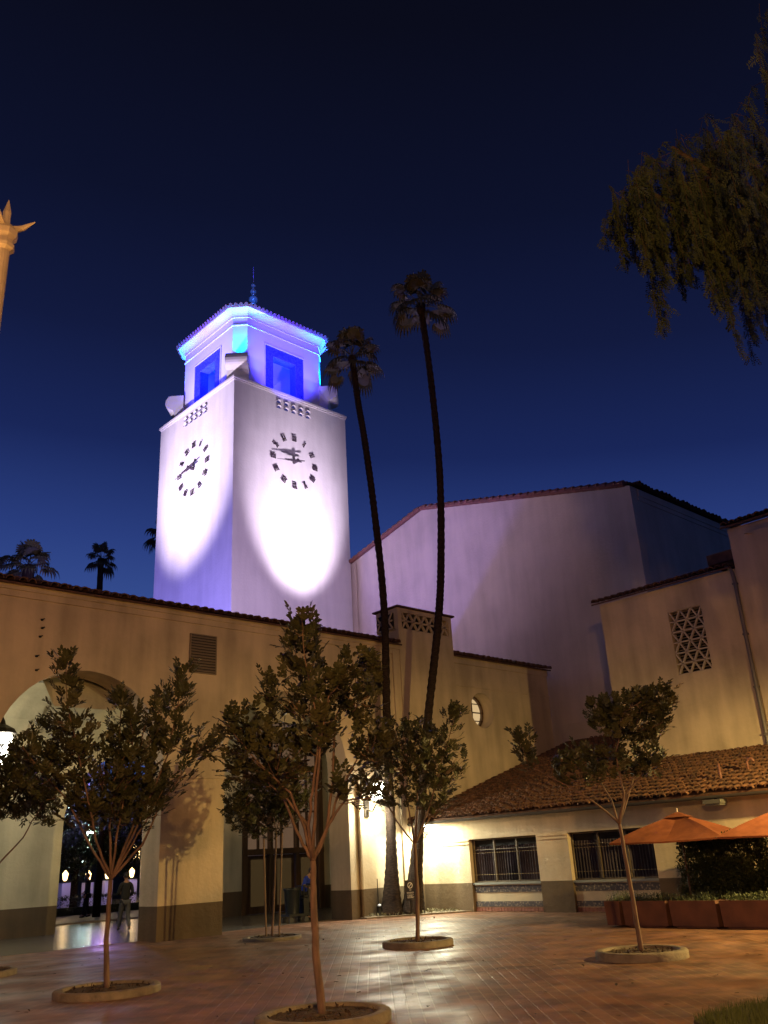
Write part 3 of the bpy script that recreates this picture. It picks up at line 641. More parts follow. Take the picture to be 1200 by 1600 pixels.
spot('belfry_wash_light', (TCX-2, TCY-9, 24.5), (TCX, TCY-BA, 29.5), (.06,.04,1), 16000, 24, .7, .2)
spot('belfry_wash_light', (TCX-9, TCY, 24.5), (TCX-BA, TCY, 29.5), (.05,.04,1), 16000, 24, .7, .2)

# ------------------------------------------------------------------ foliage helpers
def rv(r): 
    while True:
        v = Vector((r.uniform(-1, 1), r.uniform(-1, 1), r.uniform(-1, 1)))
        if .05 < v.length < 1: return v
def leaflet(mb, p, d, up, L, W):
    k_ = .72+.56*((p.x*977.3+p.z*613.7) % 1); L *= k_; W *= k_
    s = d.cross(up)
    if s.length < .05: s = d.cross(Vector((1, .3, .2)))
    s.normalize(); n = s.cross(d)
    mb.add([p, p+d*L*.35+s*W*.5+n*W*.12, p+d*L*.75+s*W*.42+n*W*.1, p+d*L-n*W*.1, p+d*L*.75-s*W*.42+n*W*.1, p+d*L*.35-s*W*.5+n*W*.12, p+d*L*.5], [(0, 1, 2, 6), (6, 2, 3), (6, 3, 4), (0, 6, 4, 5)])
def sprig(mb, r, p, d, L=.16, n=4, lf=.075, lw=.034):
    """a compound leaf: leaflets in pairs along a short stalk"""
    d = d.normalized(); side = d.cross(Vector((0, 0, 1)))
    if side.length < .1: side = Vector((1, 0, 0))
    side.normalize(); up = side.cross(d)
    for k in range(n):
        q = p+d*L*(k+.6)/n
        for s in (-1, 1):
            dd = (d*.75+side*s*.8+up*r.uniform(-.15, .35)+rv(r)*.15).normalized(); leaflet(mb, q, dd, up+rv(r)*.3, lf*r.uniform(.8, 1.2), lw*r.uniform(.85, 1.2))
    leaflet(mb, p+d*L, d, up, lf, lw)
def young_tree(name, base, trunk, limbs, masses, label, seed, leaf=.075, stakes=None, tr=.036, cnt=1.0, group='young trees in round planting rings'):
    """trunk: pixels up to the fork; limbs: (pixel polyline from fork to tip, leaf radius, leafy share); masses: (px, py, rx, ry, sprigs)"""
    r = random.Random(seed); B = Vector((base[0], base[1], 0)); vd = Vector((base[0], base[1], 0)).normalized()
    root = thing(name, B, label, 'tree', group)
    tp = [face(px, py, base) for px, py in trunk]; tp[0] = B+Vector((0, 0, .02))
    g = MB(); n = len(tp); sm = []
    for i in range(n-1):
        for k in range(5): sm.append(tp[i].lerp(tp[i+1], k/5)+rv(r)*.006)
    sm.append(tp[-1]); g.tube(sm, [tr*(1.25-.45*i/len(sm)) for i in range(len(sm))], 9)
    g.build('trunk', M_BARK, root, True)
    fork = tp[-1]; br = MB(); fo = MB(); tips = []
    for pl, rad, share in limbs:
        if pl[-1][1] < 1140: pl = pl[:-1]+[(pl[-1][0], pl[-1][1]+20)]
        dep = r.uniform(-.38, .38)*len(pl)/2
        pts = [fork]+[face(px, py, base)+vd*dep*(i+1)/len(pl) for i, (px, py) in enumerate(pl)]
        fine = []
        for i in range(len(pts)-1):
            for k in range(4): fine.append(pts[i].lerp(pts[i+1], k/4)+rv(r)*.012)
        fine.append(pts[-1]); N = len(fine)
        br.tube(fine, [max(.006, tr*.62*(1-i/N)**.8) for i in range(N)], 6)
        i0 = int(N*(1-share)); cum = list(range(i0, N))
        length = sum((fine[i+1]-fine[i]).length for i in range(i0, N-1))
        m_ = int(length*50*cnt); leaf_ = leaf*1.2
        for q in range(m_):
            u = q/m_; i = i0+int(u*(N-1-i0)); i = min(i, N-2); p = fine[i].lerp(fine[i+1], u*(N-1-i0) % 1)
            ax = (fine[i+1]-fine[i]).normalized(); o = rv(r); o -= ax*o.dot(ax)
            if o.length < .1: continue
            o.normalize(); env = rad*(.55+.45*math.sin(math.pi*min(1, u*1.15+.12)))*r.uniform(.15, 1)
            a = p; b = p+o*env*.8+ax*env*.35
            sprig(fo, r, b, (o*.6+ax*.7+Vector((0, 0, .3))+rv(r)*.35), .13, 3, leaf*1.18, .04)
            if r.random() < .3: br.tube([a, a.lerp(b, .5)+ax*-.01, b], [.007, .005, .003], 4, False)
    for px, py, rx, ry, k in masses:
        for q in range(int(k*cnt*.62)):
            o = rv(r); o = o.normalized()*o.length**.6; c = face(px+o.x*rx, py+o.z*ry, base)+vd*o.y*rx*.75*B.length/FPX
            sprig(fo, r, c, rv(r)*.8+Vector((0, 0, .55)), .14, 3, leaf*1.18, .04)
            if r.random() < .12:
                a = face(px, py+ry*.5, base); br.tube([a.lerp(c, .25), a.lerp(c, .6)+Vector((0, 0, -.02)), c], [.009, .006, .003], 4, False)
    br.build('branches', M_BARK, root, True); fo.build('crown', M_LEAF, root)
    if stakes:
        for pl in stakes:
            g = MB(); q = [face(px, py, base) for px, py in pl]; q[0].z = 0.02; g.tube(q, .022, 7); g.build('stake', mat('stake_wood', (.22, .14, .08), .8), root)
    return root
def ring_bed(c, R0, R1, h, label, g_='round kerbed planting rings', seed=0):
    o = thing('planting_ring', (c[0], c[1], 0), label, 'planter', g_)
    g = MB(); g.lathe([(R1, -.02), (R1, h*.75), (R1-.02, h*.95), (R1-.05, h), (R0+.03, h), (R0, h*.93), (R0, 0)], (c[0], c[1], 0), 44); g.build('kerb', M_KERB, o, True)
    r = random.Random(seed); g = MB(); n = 14; vs = [(c[0], c[1], h*.75)]; fs = []
    for i in range(1, 7):
        for k in range(28):
            a = 2*math.pi*k/28; q = (R0)*i/6; vs.append((c[0]+q*math.cos(a), c[1]+q*math.sin(a), h*.62+r.uniform(-.008, .012)+(.02 if i < 3 else 0)))
    fs = [(0, 1+k, 1+(k+1) % 28) for k in range(28)]+[(1+(i-1)*28+k, 1+i*28+k, 1+i*28+(k+1) % 28, 1+(i-1)*28+(k+1) % 28) for i in range(1, 6) for k in range(28)]
    g.add(vs, fs)
    for k in range(170):
        a = r.uniform(0, 6.28); q = R0*math.sqrt(r.random())*.96; p = Vector((c[0]+q*math.cos(a), c[1]+q*math.sin(a), h*.66)); leaflet(g, p, rv(r).normalized(), Vector((0, 0, 1)), .05, .03)
    g.build('mulch', M_MULCH, o); return o
def gpt(px, py): return at(px, py, 2, 0)

T1 = (6.62, 13.2); T2 = (6.74, 8.42); T3 = (13.2, 18.3); T4 = (13.15, 13.45); T5 = (12.85, 8.3); T0 = (6.45, 18.1)
ring_bed(T1, .63, .75, .10, 'low round kerb ring at the foot of the tree before the left arch', seed=1)
ring_bed(T2, .60, .74, .10, 'nearest planting ring, cut by the bottom edge of the picture', seed=2)
ring_bed(T3, .55, .68, .07, 'farthest shaded planting ring, around the staked tree', seed=3)
ring_bed(T4, .56, .69, .11, 'planting ring in the white lamp glow before the palms', seed=4)
ring_bed(T5, .56, .69, .12, 'orange lit planting ring before the long planters', seed=5)
ring_bed(T0, .63, .75, .10, 'planting ring cut by the left edge of the picture', seed=6)
young_tree('young_tree', T1, [(160, 1552), (166, 1470), (173, 1375)],
    [([(150, 1310), (128, 1200), (108, 1110), (104, 1022)], .40, .74), ([(172, 1290), (185, 1180), (190, 1100), (186, 1062)], .30, .70),
     ([(185, 1290), (205, 1190), (212, 1090)], .28, .62), ([(205, 1300), (240, 1190), (250, 1110), (262, 1050)], .30, .64), ([(215, 1290), (262, 1180), (278, 1100), (288, 1025)], .34, .66),
     ([(222, 1320), (250, 1260), (300, 1185), (345, 1165)], .28, .55), ([(140, 1320), (105, 1250), (60, 1200), (30, 1160)], .33, .70), ([(200, 1330), (232, 1275), (262, 1222)], .16, .5)],
    [(165, 1220, 80, 60, 260), (118, 1150, 40, 55, 100), (60, 1210, 42, 40, 110), (215, 1160, 50, 40, 110), (305, 1165, 48, 24, 80), (180, 1270, 60, 30, 130)],
    'young tree with spiky upright shoots before the left arch', 11)
young_tree('young_tree', T2, [(497, 1600), (493, 1480), (490, 1400), (489, 1345)],
    [([(482, 1290), (488, 1240), (500, 1150), (478, 1040), (472, 962)], .30, .52), ([(510, 1300), (520, 1220), (525, 1120), (560, 1040), (575, 1015)], .30, .5), ([(508, 1305), (530, 1240), (560, 1180), (600, 1130)], .26, .5),
     ([(468, 1310), (440, 1240), (420, 1160), (418, 1030)], .26, .55), ([(476, 1295), (455, 1240), (400, 1190), (360, 1140)], .22, .45), ([(492, 1260), (500, 1180), (512, 1100), (540, 1050)], .24, .5),
     ([(478, 1285), (450, 1250), (410, 1215), (352, 1200)], .2, .45), ([(512, 1290), (540, 1250), (590, 1245)], .18, .4)],
    [(480, 1095, 62, 70, 230), (560, 1070, 40, 55, 150), (430, 1190, 80, 50, 230), (575, 1160, 36, 50, 110), (472, 1015, 28, 50, 110), (385, 1130, 38, 26, 80), (560, 1240, 45, 24, 60)],
    'tallest young tree, its bare pinkish trunk crossing the middle arch', 12, leaf=.062, tr=.038, cnt=.85)
young_tree('young_tree', T3, [(426, 1468), (429, 1380), (432, 1300)],
    [([(425, 1270), (400, 1220)], .45, .6), ([(440, 1270), (450, 1200)], .45, .6), ([(410, 1290), (375, 1270)], .4, .6), ([(450, 1290), (480, 1250)], .4, .5)],
    [(405, 1275, 55, 42, 480), (440, 1235, 55, 50, 420), (375, 1250, 32, 35, 170)],
    'dark low crowned young tree held between two stakes in the middle arch', 13, leaf=.09, stakes=[[(416, 1468), (412, 1310)], [(436, 1465), (441, 1300)]], tr=.024)
young_tree('young_tree', T4, [(655, 1477), (652, 1390), (648, 1318)],
    [([(640, 1270), (620, 1180), (600, 1130)], .42, .66), ([(652, 1260), (650, 1180), (640, 1125)], .42, .64), ([(668, 1270), (690, 1190), (708, 1130), (714, 1096)], .34, .62),
     ([(625, 1290), (600, 1250), (565, 1225)], .2, .5), ([(665, 1290), (690, 1240), (715, 1200)], .34, .56)],
    [(640, 1175, 62, 52, 330), (690, 1195, 42, 44, 150), (606, 1215, 42, 48, 150), (670, 1245, 40, 30, 90)],
    'rounded young tree growing in front of the two tall palm trunks', 14, leaf=.075, cnt=1.0)
young_tree('young_tree', T5, [(1000, 1497), (988, 1400), (968, 1288)],
    [([(975, 1240), (962, 1180), (975, 1120), (1000, 1085)], .32, .5), ([(985, 1230), (1010, 1150), (1035, 1080)], .3, .5), ([(940, 1262), (890, 1230), (830, 1200), (815, 1155)], .18, .34),
     ([(955, 1250), (920, 1190), (900, 1165)], .22, .5), ([(978, 1240), (1010, 1200), (1035, 1190)], .18, .5)],
    [(990, 1125, 58, 42, 560), (945, 1120, 28, 30, 130), (960, 1195, 60, 26, 190), (910, 1215, 45, 24, 90), (880, 1190, 22, 16, 40), (818, 1170, 18, 28, 42), (1015, 1190, 28, 26, 80), (1035, 1100, 26, 30, 130)],
    'leaning young tree with a small round crown beside the orange umbrellas', 15, leaf=.066, tr=.033, cnt=.9)
young_tree('young_tree', T0, [(-22, 1523), (-20, 1440), (-18, 1372)],
    [([(2, 1345), (35, 1310), (62, 1262), (75, 1235)], .3, .4), ([(-15, 1300), (10, 1230), (30, 1180)], .45, .6), ([(-40, 1300), (-50, 1200)], .45, .6)],
    [(20, 1230, 50, 62, 420), (60, 1215, 40, 50, 240), (72, 1150, 30, 24, 90), (-30, 1220, 50, 70, 300), (65, 1270, 30, 28, 80)],
    'young tree at the left edge reaching in with one curved bare branch', 16, leaf=.085)

# ------------------------------------------------------------------ palms
def fan(mb, r, p, d, L, blade, seg=17, droop=.55):
    """a fan leaf: stalk, then pleated segments whose tips hang"""
    d = d.normalized(); q = p+d*L+Vector((0, 0, -droop*L*.25)); mb.tube([p, p+d*L*.55+Vector((0, 0, .02)), q], [.02, .014, .01], 4, False)
    side = d.cross(Vector((0, 0, 1)))
    if side.length < .1: side = Vector((1, 0, 0))
    side.normalize(); dd = (q-(p+d*L*.5)).normalized(); up = side.cross(dd)
    for k in range(seg):
        a = R(-118+236*k/(seg-1)); v = (dd*math.cos(a)+side*math.sin(a)).normalized(); L2 = blade*(1-.28*abs(a)/2)*r.uniform(.88, 1.08)
        m1 = q+v*L2*.55+up*.02; m2 = q+v*L2*.8-Vector((0, 0, L2*droop*.22)); e_ = q+v*L2*.92-Vector((0, 0, L2*droop*.75)); s = v.cross(up).normalized()*blade*.085
        mb.add([q, m1-s, m1+s, m2-s*.7, m2+s*.7, e_], [(0, 1, 2), (1, 3, 4, 2), (3, 5, 4)])
def palm(name, pts, r0, r1, crown, n, stalk, blade, label, group, seed, skirt=0):
    r = random.Random(seed); pts = [Vector(p) for p in pts]; root = thing(name, pts[0], label, 'palm tree', group)
    fine = []; N = len(pts)
    def cat(p0, p1, p2, p3, t): return .5*((2*p1)+(p2-p0)*t+(2*p0-5*p1+4*p2-p3)*t*t+(3*p1-p0-3*p2+p3)*t**3)
    for i in range(N-1):
        for k in range(26): fine.append(cat(pts[max(i-1, 0)], pts[i], pts[i+1], pts[min(i+2, N-1)], k/26))
    fine.append(pts[-1]); M = len(fine); rad = []
    for i in range(M):
        u = i/(M-1); h = (fine[i]-fine[0]).length; rad.append(r1+(r0-r1)*math.exp(-h/.9)*1.0+(.035*math.exp(-h/6))+(.05 if u > .975 else 0)+(.010 if i % 2 else -.006)+r.uniform(-.005, .005))
    g = MB(); g.tube(fine, rad, 12); g.build('trunk', M_PALMT, root, True)
    g = MB(); top = pts[-1]
    for k in range(n):
        az_ = k*2.399+r.uniform(-.3, .3); elv = R(82-112*(k/n)**.9+r.uniform(-10, 10)); d = Vector((math.cos(az_)*math.cos(elv), math.sin(az_)*math.cos(elv), math.sin(elv)))
        fan(g, r, top+Vector((0, 0, .15-.35*k/n)), d, stalk*r.uniform(.8, 1.1), blade*r.uniform(.85, 1.1), 17, .35+.5*k/n)
    g.build('crown', M_PALML, root)
    return root
PB1 = (19.55, 20.55); PB2 = (20.15, 20.15)
p1 = [face(x, y, PB1) for x, y in ((612, 1425), (611, 1300), (605, 1150), (600, 950), (585, 800), (570, 690), (559, 625), (550, 558))]
p2 = [face(x, y, PB2) for x, y in ((645, 1425), (655, 1290), (668, 1130), (684, 980), (689, 880), (687, 740), (674, 600), (657, 476))]
p1[0].z = .04; p2[0].z = .04
palm('fan_palm', p1, .34, .115, 1, 22, .80, .62, 'shorter of the two slender fan palms, close to the tower', 'tall fan palms by the wall', 31)
palm('fan_palm', p2, .36, .12, 1, 24, .88, .68, 'taller of the two slender fan palms, curving up beside the arcade', 'tall fan palms by the wall', 32)
for (px, py, Y, st, bl_, lab, sd) in ((158, 873, 66, .9, 1.0, 'distant palm rising alone above the arcade roof left of the tower', 41), (45, 884, 50, .95, 1.1, 'broad distant palm above the arcade roof near the left edge', 42), (-22, 893, 55, 1.0, 1.1, 'distant palm half out of the picture at the left edge', 43), (262, 836, 70, 1.3, 1.6, 'distant palm mostly hidden behind the tower', 44)):
    q = at(px, py, 1, Y)
    palm('fan_palm', [(q.x+.4, q.y, 0), (q.x+.25, q.y, q.z*.5), q], .5, .24 if sd != 42 else .34, 1, 19, st, bl_*.82, lab, 'distant palms behind the arcade', sd)

# planting strip around the palm feet
g = MB(); bed = [(18.3, 21.09), (18.3, 20.75), (19.3, 20.25), (20.2, 19.6), (20.98, 19.1), (20.98, 21.09)]
g.prism(bed, lambda x, y, t: (x, y, t), -.02, .045); kb = tag(g.build('palm_bed', M_KERB), kind='structure')
r = random.Random(9); g = MB()
for k in range(900):
    x = r.uniform(18.5, 20.9); y = r.uniform(19.4, 21.05)
    if y < 20.75-(x-18.3)*.62+.1: continue
    leaflet(g, Vector((x, y, .05)), (rv(r)*.8+Vector((0, 0, .35))).normalized(), Vector((0, 0, 1)), .09, .03)
tag(g.build('ground_cover', mat('dry_ground_cover', (.22, .19, .11), .9, col2=(.12, .11, .06), nscale=9)), 'dry leaf litter and ground cover around the two palm trunks', 'ground cover', kind='stuff')

# ------------------------------------------------------------------ wall lantern, hanging lantern
M_CAP = mat('dark_bronze', (.04, .03, .02), .5, metal=.5)
wl = thing('wall_lantern', (18.75, 20.6, 3.3), 'bright cluster lantern with round bulbs on the wall behind the palms', 'wall lamp')
g = MB(); g.tube([(18.75, 21.09, 3.0), (18.75, 20.8, 2.95), (18.75, 20.62, 3.15)], .025, 8); g.box(18.65, 21.05, 2.8, 18.85, 21.095, 3.3); g.build('bracket', M_CAP, wl)
g = MB(); g.lathe([(.02, 4.15), (.05, 4.02), (.16, 3.93), (.26, 3.84), (.27, 3.80), (.02, 3.80)], (18.75, 20.6, 0), 8); g.build('cap', M_CAP, wl)
for k in range(8):
    a = k*math.pi/4+.2; g = MB(); g.ball((18.75+.2*math.cos(a), 20.6+.2*math.sin(a), 3.62+.08*(k % 2)), .075, 10); g.build('bulb', M_BULB, wl, True)
g = MB(); g.lathe([(.13, 3.25), (.18, 3.32), (.18, 3.5), (.13, 3.56)], (18.75, 20.6, 0), 12); g.build('glass', M_BULB, wl, True)
g = MB()
for k in range(8):
    a = k*math.pi/4; g.tube([(18.75+.19*math.cos(a), 20.6+.19*math.sin(a), 3.24), (18.75+.19*math.cos(a), 20.6+.19*math.sin(a), 3.56), (18.75+.10*math.cos(a), 20.6+.10*math.sin(a), 3.8)], .009, 4)
g.build('cage', M_CAP, wl)
w2 = copy_tree(wl); w2.location = (20.7, 20.45, 2.35); w2.scale = (.62,)*3; w2['label'] = 'second lantern on the restaurant wall, mostly hidden behind the taller palm trunk'
hl = thing('hanging_lantern', (8.6, 24.0, 4.3), 'brilliant white iron lantern hanging inside the left arch', 'hanging lantern')
g = MB(); g.tube([(8.6, 24, 5.5), (8.6, 24, 7.3)], .02, 6); g.lathe([(.02, 5.62), (.09, 5.5), (.12, 5.4), (.36, 5.28), (.44, 5.16), (.40, 5.15), (.02, 5.15)], (8.6, 24, 0), 8); g.build('cap', M_CAP, hl)
g = MB(); g.lathe([(.10, 4.35), (.26, 4.5), (.34, 4.8), (.34, 5.13)], (8.6, 24, 0), 8); g.build('glass', M_BULB, hl)
g = MB()
for k in range(8):
    a = k*math.pi/4; c_, s_ = math.cos(a), math.sin(a); g.tube([(8.6+.11*c_, 24+.11*s_, 4.33), (8.6+.275*c_, 24+.275*s_, 4.5), (8.6+.35*c_, 24+.35*s_, 4.8), (8.6+.35*c_, 24+.35*s_, 5.15)], .014, 4)
    g.tube([(8.6+.27*c_, 24+.27*s_, 4.5), (8.6+.27*math.cos(a+.785), 24+.27*math.sin(a+.785), 4.5)], .01, 4); g.tube([(8.6+.35*c_, 24+.35*s_, 4.82), (8.6+.35*math.cos(a+.785), 24+.35*math.sin(a+.785), 4.82)], .01, 4)
g.ball((8.6, 24, 4.28), .06, 8); g.build('cage', M_CAP, hl)
# floodlight on a stake beside the wall
fl = thing('garden_floodlight', (18.95, 20.92, .04), 'small ground floodlight with a thin pole against the brown dado', 'floodlight')
g = MB(); g.tube([(18.95, 20.95, .04), (18.95, 20.95, 1.05)], .012, 6); g.build('pole', M_IRON, fl)
g = MB(); g.lathe([(.09, .05), (.10, .1), (.06, .24), (.075, .30)], (18.95, 20.92, 0), 12); g.build('housing', M_IRON, fl, True)
g = MB(); g.ball((18.95, 20.9, .33), .055, 10, .6); g.build('lens', mat('pale_lens', (.7, .7, .7), .2, emit=(1, 1, .95), es=.35), fl, True)
# drain pipe at the corner of the pier
g = MB(); g.tube([(18.42, 21.02, .05), (18.42, 21.02, 3.9)], .06, 10); g.build('downpipe', M_WALL, arc)
# notice board on the palm
sg = thing('notice_board', (19.85, 19.72, .5), 'small black notice with white symbol and lines fixed to the palm trunk', 'sign')
sb = at(641, 1391, 1, 19.70); ax_ = Vector((.72, -.69, 0)).normalized(); nm_ = Vector((-.69, -.72, 0)).normalized()
def sp_(u, v_, t_): return tuple(sb+ax_*u+Vector((0, 0, v_))+nm_*t_)
sg.location = sb-Vector((0, 0, .3))
g = MB(); g.prism([(-.15, -.27), (.15, -.27), (.15, .27), (-.15, .27)], sp_, 0, .02); g.build('board', mat('black_sign_enamel', (.012, .012, .012), .4), sg)
g = MB(); g.prism([(-.03, -.6), (.03, -.6), (.03, .2), (-.03, .2)], sp_, -.05, -.002); g.build('mount', M_IRON, sg)
g = MB(); n = 20
for k in range(n):
    a0, a1 = 2*math.pi*k/n, 2*math.pi*(k+1)/n
    g.add([sp_(q*.075*math.cos(a), .13+q*.085*math.sin(a), .024) for q, a in ((1, a0), (1, a1), (.72, a1), (.72, a0))], [(0, 1, 2, 3)])
g.prism([(-.05, .09), (-.035, .075), (.05, .17), (.035, .185)], sp_, .021, .025); g.prism([(-.035, .015), (.035, .015), (.02, .0), (-.02, .0)], sp_, .021, .025)
for z, w_ in ((-.06, .10), (-.085, .10), (-.13, .10), (-.155, .055), (-.18, .10), (-.205, .09)):
    r2 = random.Random(int(z*1000)); x = -w_
    while x < w_-.012:
        l_ = r2.uniform(.012, .03); g.prism([(x, z), (min(w_, x+l_), z), (min(w_, x+l_), z+.014), (x, z+.014)], sp_, .021, .025); x += l_+.008
g.build('lettering', mat('white_sign_paint', (.75, .75, .7), .5), sg)

# ------------------------------------------------------------------ eave floodlight
ef = thing('eave_floodlight', (20.55, 10.66, 2.4), 'square floodlight fixed under the restaurant eave', 'floodlight')
g = MB(); g.box(20.30, 10.42, 2.40, 20.66, 10.86, 2.49); g.box(20.34, 10.46, 2.36, 20.62, 10.82, 2.398); g.build('housing', mat('grey_fixture_metal', (.14, .14, .12), .5, metal=.3), ef)
g = MB(); g.box(20.5, 10.6, 2.49, 20.56, 10.66, 2.53); g.build('arm', M_IRON, ef)
# ------------------------------------------------------------------ planters and plants
XP = 17.4
def planter(y0, y1, label, herb, seed):
    p = thing('planter', (XP+.28, (y0+y1)/2, 0), label, 'planter', 'terracotta planters along the terrace')
    g = MB(); H_ = .50; i_ = .05
    o_ = [(XP, y0), (XP+.58, y0), (XP+.58, y1), (XP, y1)]
    cx, cy = XP+.29, (y0+y1)/2
    def ringv(k, z, ins=0): return [(cx+(x-cx)*k+(-ins if x > cx else ins), cy+(y-cy)*(1-(1-k)*.5)+(-ins if y > cy else ins), z) for x, y in o_]
    vs = ringv(.95, .03)+ringv(1, H_-.06)+ringv(1, H_)+ringv(1, H_, i_)+ringv(.97, H_-.08, i_)
    fs = [(a*4+k, a*4+(k+1) % 4, (a+1)*4+(k+1) % 4, (a+1)*4+k) for a in range(4) for k in range(4)]+[(3, 2, 1, 0)]
    g.add(vs, fs); g.box(XP+.06, y0+.08, 0, XP+.52, y1-.08, .028); g.build('box', M_TERRA, p)
    g = MB(); g.quad(*ringv(.95, H_-.07, i_*.8)); g.build('soil', M_MULCH, p)
    h_ = thing('planter_shrub', (cx, cy, H_-.07), herb, 'plant', 'low shrubs in the planters'); r = random.Random(seed); f = MB()
    for k in range(int(520*(y1-y0))):
        c = Vector((r.uniform(XP+.04, XP+.54), r.uniform(y0+.03, y1-.03), H_-.08)); L = r.uniform(.06, .2)*(1+.5*noise.noise(c*3)); d = (rv(r)*.55+Vector((0, 0, 1))).normalized()
        for q in range(5): leaflet(f, c+d*L*(q/4), (d*.6+rv(r)).normalized(), Vector((0, 0, 1)), .045, .014)
    f.build('foliage', M_HERB, h_)
for a in ((11.86, 11.60, 'narrow end face of the last terracotta planter', 'low shrub at the far end of the planter row', 51),):
    pass
planter(10.52, 11.55, 'terracotta box planter at the left end, beside the leaning tree', 'trimmed low shrub in the left end planter', 52)
planter(9.42, 10.44, 'terracotta box planter standing second in the row, below the hedge', 'trimmed low shrub in the second planter', 53)
planter(8.24, 9.34, 'terracotta box planter cut by the right edge of the picture', 'trimmed low shrub in the planter at the right edge', 54)
g = MB(); 
p = thing('planter', (XP+.3, 11.9, 0), 'terracotta planter turned end on behind the leaning tree', 'planter', 'terracotta planters along the terrace')
g.add([(XP+.02, 11.64, .03), (XP+1.0, 11.64, .03), (XP+1.0, 11.98, .03), (XP+.02, 11.98, .03), (XP, 11.62, .5), (XP+1.02, 11.62, .5), (XP+1.02, 12.0, .5), (XP, 12.0, .5), (XP+.05, 11.67, .5), (XP+.97, 11.67, .5), (XP+.97, 11.95, .5), (XP+.05, 11.95, .5), (XP+.05, 11.67, .43), (XP+.97, 11.67, .43), (XP+.97, 11.95, .43), (XP+.05, 11.95, .43)],
      [(3, 2, 1, 0)]+[(a*4+k, a*4+(k+1) % 4, (a+1)*4+(k+1) % 4, (a+1)*4+k) for a in range(3) for k in range(4)]); g.build('box', M_TERRA, p)
g = MB(); g.quad((XP+.04, 11.66, .44), (XP+.98, 11.66, .44), (XP+.98, 11.96, .44), (XP+.04, 11.96, .44)); g.build('soil', M_MULCH, p)
h_ = thing('planter_shrub', (XP+.5, 11.8, .43), 'dark low shrub in the end on planter', 'plant', 'low shrubs in the planters'); r = random.Random(60); f = MB()
for k in range(260):
    c = Vector((r.uniform(XP+.04, XP+.98), r.uniform(11.66, 11.96), .42)); d = (rv(r)*.55+Vector((0, 0, 1))).normalized(); L = r.uniform(.06, .24)
    for q in range(5): leaflet(f, c+d*L*(q/4), (d*.6+rv(r)).normalized(), Vector((0, 0, 1)), .045, .014)
f.build('foliage', M_HERB, h_)
def hedge(name, x0, y0, x1, y1, z0, z1, n, label, seed, mt, wob=.18):
    o = thing(name, ((x0+x1)/2, (y0+y1)/2, 0), label, 'hedge'); r = random.Random(seed); f = MB()
    g = MB(); g.box(x0+.3, y0+.3, z0, x1-.3, y1-.3, z1-.4); 
    for k in range(n):
        c = Vector((r.uniform(x0, x1), r.uniform(y0, y1), r.uniform(z0, z1)))
        ax = r.choice((0, 0, 1, 2)); lohi = ((x0, x1), (y0, y1), (z0, z1))[ax]; c[ax] = lohi[r.random() < .5] if ax < 2 else z1
        c += c.normalized()*0; nn = noise.noise(c*1.9)*wob+noise.noise(c*6)*.08; ctr = Vector(((x0+x1)/2, (y0+y1)/2, (z0+z1)/2)); c += (c-ctr).normalized()*(nn-r.random()*.12)
        c.z = max(c.z, .02)
        for q in range(3): leaflet(f, c+rv(r)*.07, (rv(r)+(c-ctr).normalized()*.6).normalized(), Vector((0, 0, 1)), .07, .032)
    g.build('stems', M_LEAF2, o); f.build('foliage', mt, o); return o
hedge('hedge', 19.2, 9.45, 20.3, 11.1, .25, 1.64, 8000, 'dense dark clipped hedge block under the umbrellas', 71, M_LEAF2)
hedge('hedge', 19.2, 8.9, 20.0, 9.4, .2, 1.05, 900, 'ragged low bush beside the clipped hedge', 72, M_LEAF2, .3)
# ------------------------------------------------------------------ umbrellas
def umbrella(c, rot, label, zr=1.66, za=2.20, hd=1.75):
    u = thing('patio_umbrella', (c[0], c[1], 0), label, 'umbrella', 'orange patio umbrellas'); cx, cy = c; ap = Vector((cx, cy, za))
    cor = [Vector((cx+hd*math.cos(rot+k*math.pi/2), cy+hd*math.sin(rot+k*math.pi/2), zr)) for k in range(4)]
    g = MB(); n = 10; m_ = 10
    for k in range(4):
        a, b = cor[k], cor[(k+1) % 4]
        P = lambda i, j: ap.lerp(a.lerp(b, j/m_), i/n)+Vector((0, 0, -.10*math.sin(math.pi*(i/n)*.9)*(1-abs(2*j/m_-1))**.7*(1)+.03*math.sin(math.pi*i/n)))
        for i in range(n):
            for j in range(m_): g.quad(P(i, j), P(i, j+1), P(i+1, j+1), P(i+1, j))
        for j in range(m_):
            p_, q_ = P(n, j), P(n, j+1); g.quad(p_, q_, q_-Vector((0, 0, .035)), p_-Vector((0, 0, .035)))
    g.build('canopy', M_CANV, u)
    g = MB()
    for k in range(4):
        a, b = ap.lerp(cor[k], .22), ap.lerp(cor[(k+1) % 4], .22); g.add([ap+Vector((0, 0, .05)), a+Vector((0, 0, .045)), b+Vector((0, 0, .045))], [(0, 1, 2)])
    g.build('vent_flap', M_CANV, u)
    g = MB(); g.tube([(cx, cy, .08), (cx, cy, za+.02)], .024, 8); g.build('pole', M_WOOD, u)
    g = MB(); g.tube([(cx, cy, za), (cx, cy, za+.08)], [.02, .012], 8); g.ball((cx, cy, za+.10), .022, 8); g.build('finial', mat('pale_finial', (.6, .5, .4), .4), u)
    g = MB()
    for k in range(4): g.tube([ap-Vector((0, 0, .06)), cor[k]-Vector((0, 0, .01))], .011, 5); g.tube([(cx, cy, zr-.1), ap.lerp(cor[k], .5)-Vector((0, 0, .03))], .009, 5)
    g.build('ribs', M_WOOD, u); g = MB(); g.lathe([(.28, 0), (.28, .06), (.06, .09), (.05, .3), (.0, .3)], (cx, cy, 0), 18); g.build('base', M_IRON, u)
umbrella((19.2, 10.93), math.atan2(-.84, -.54), 'orange square patio umbrella fully in view above the hedge')
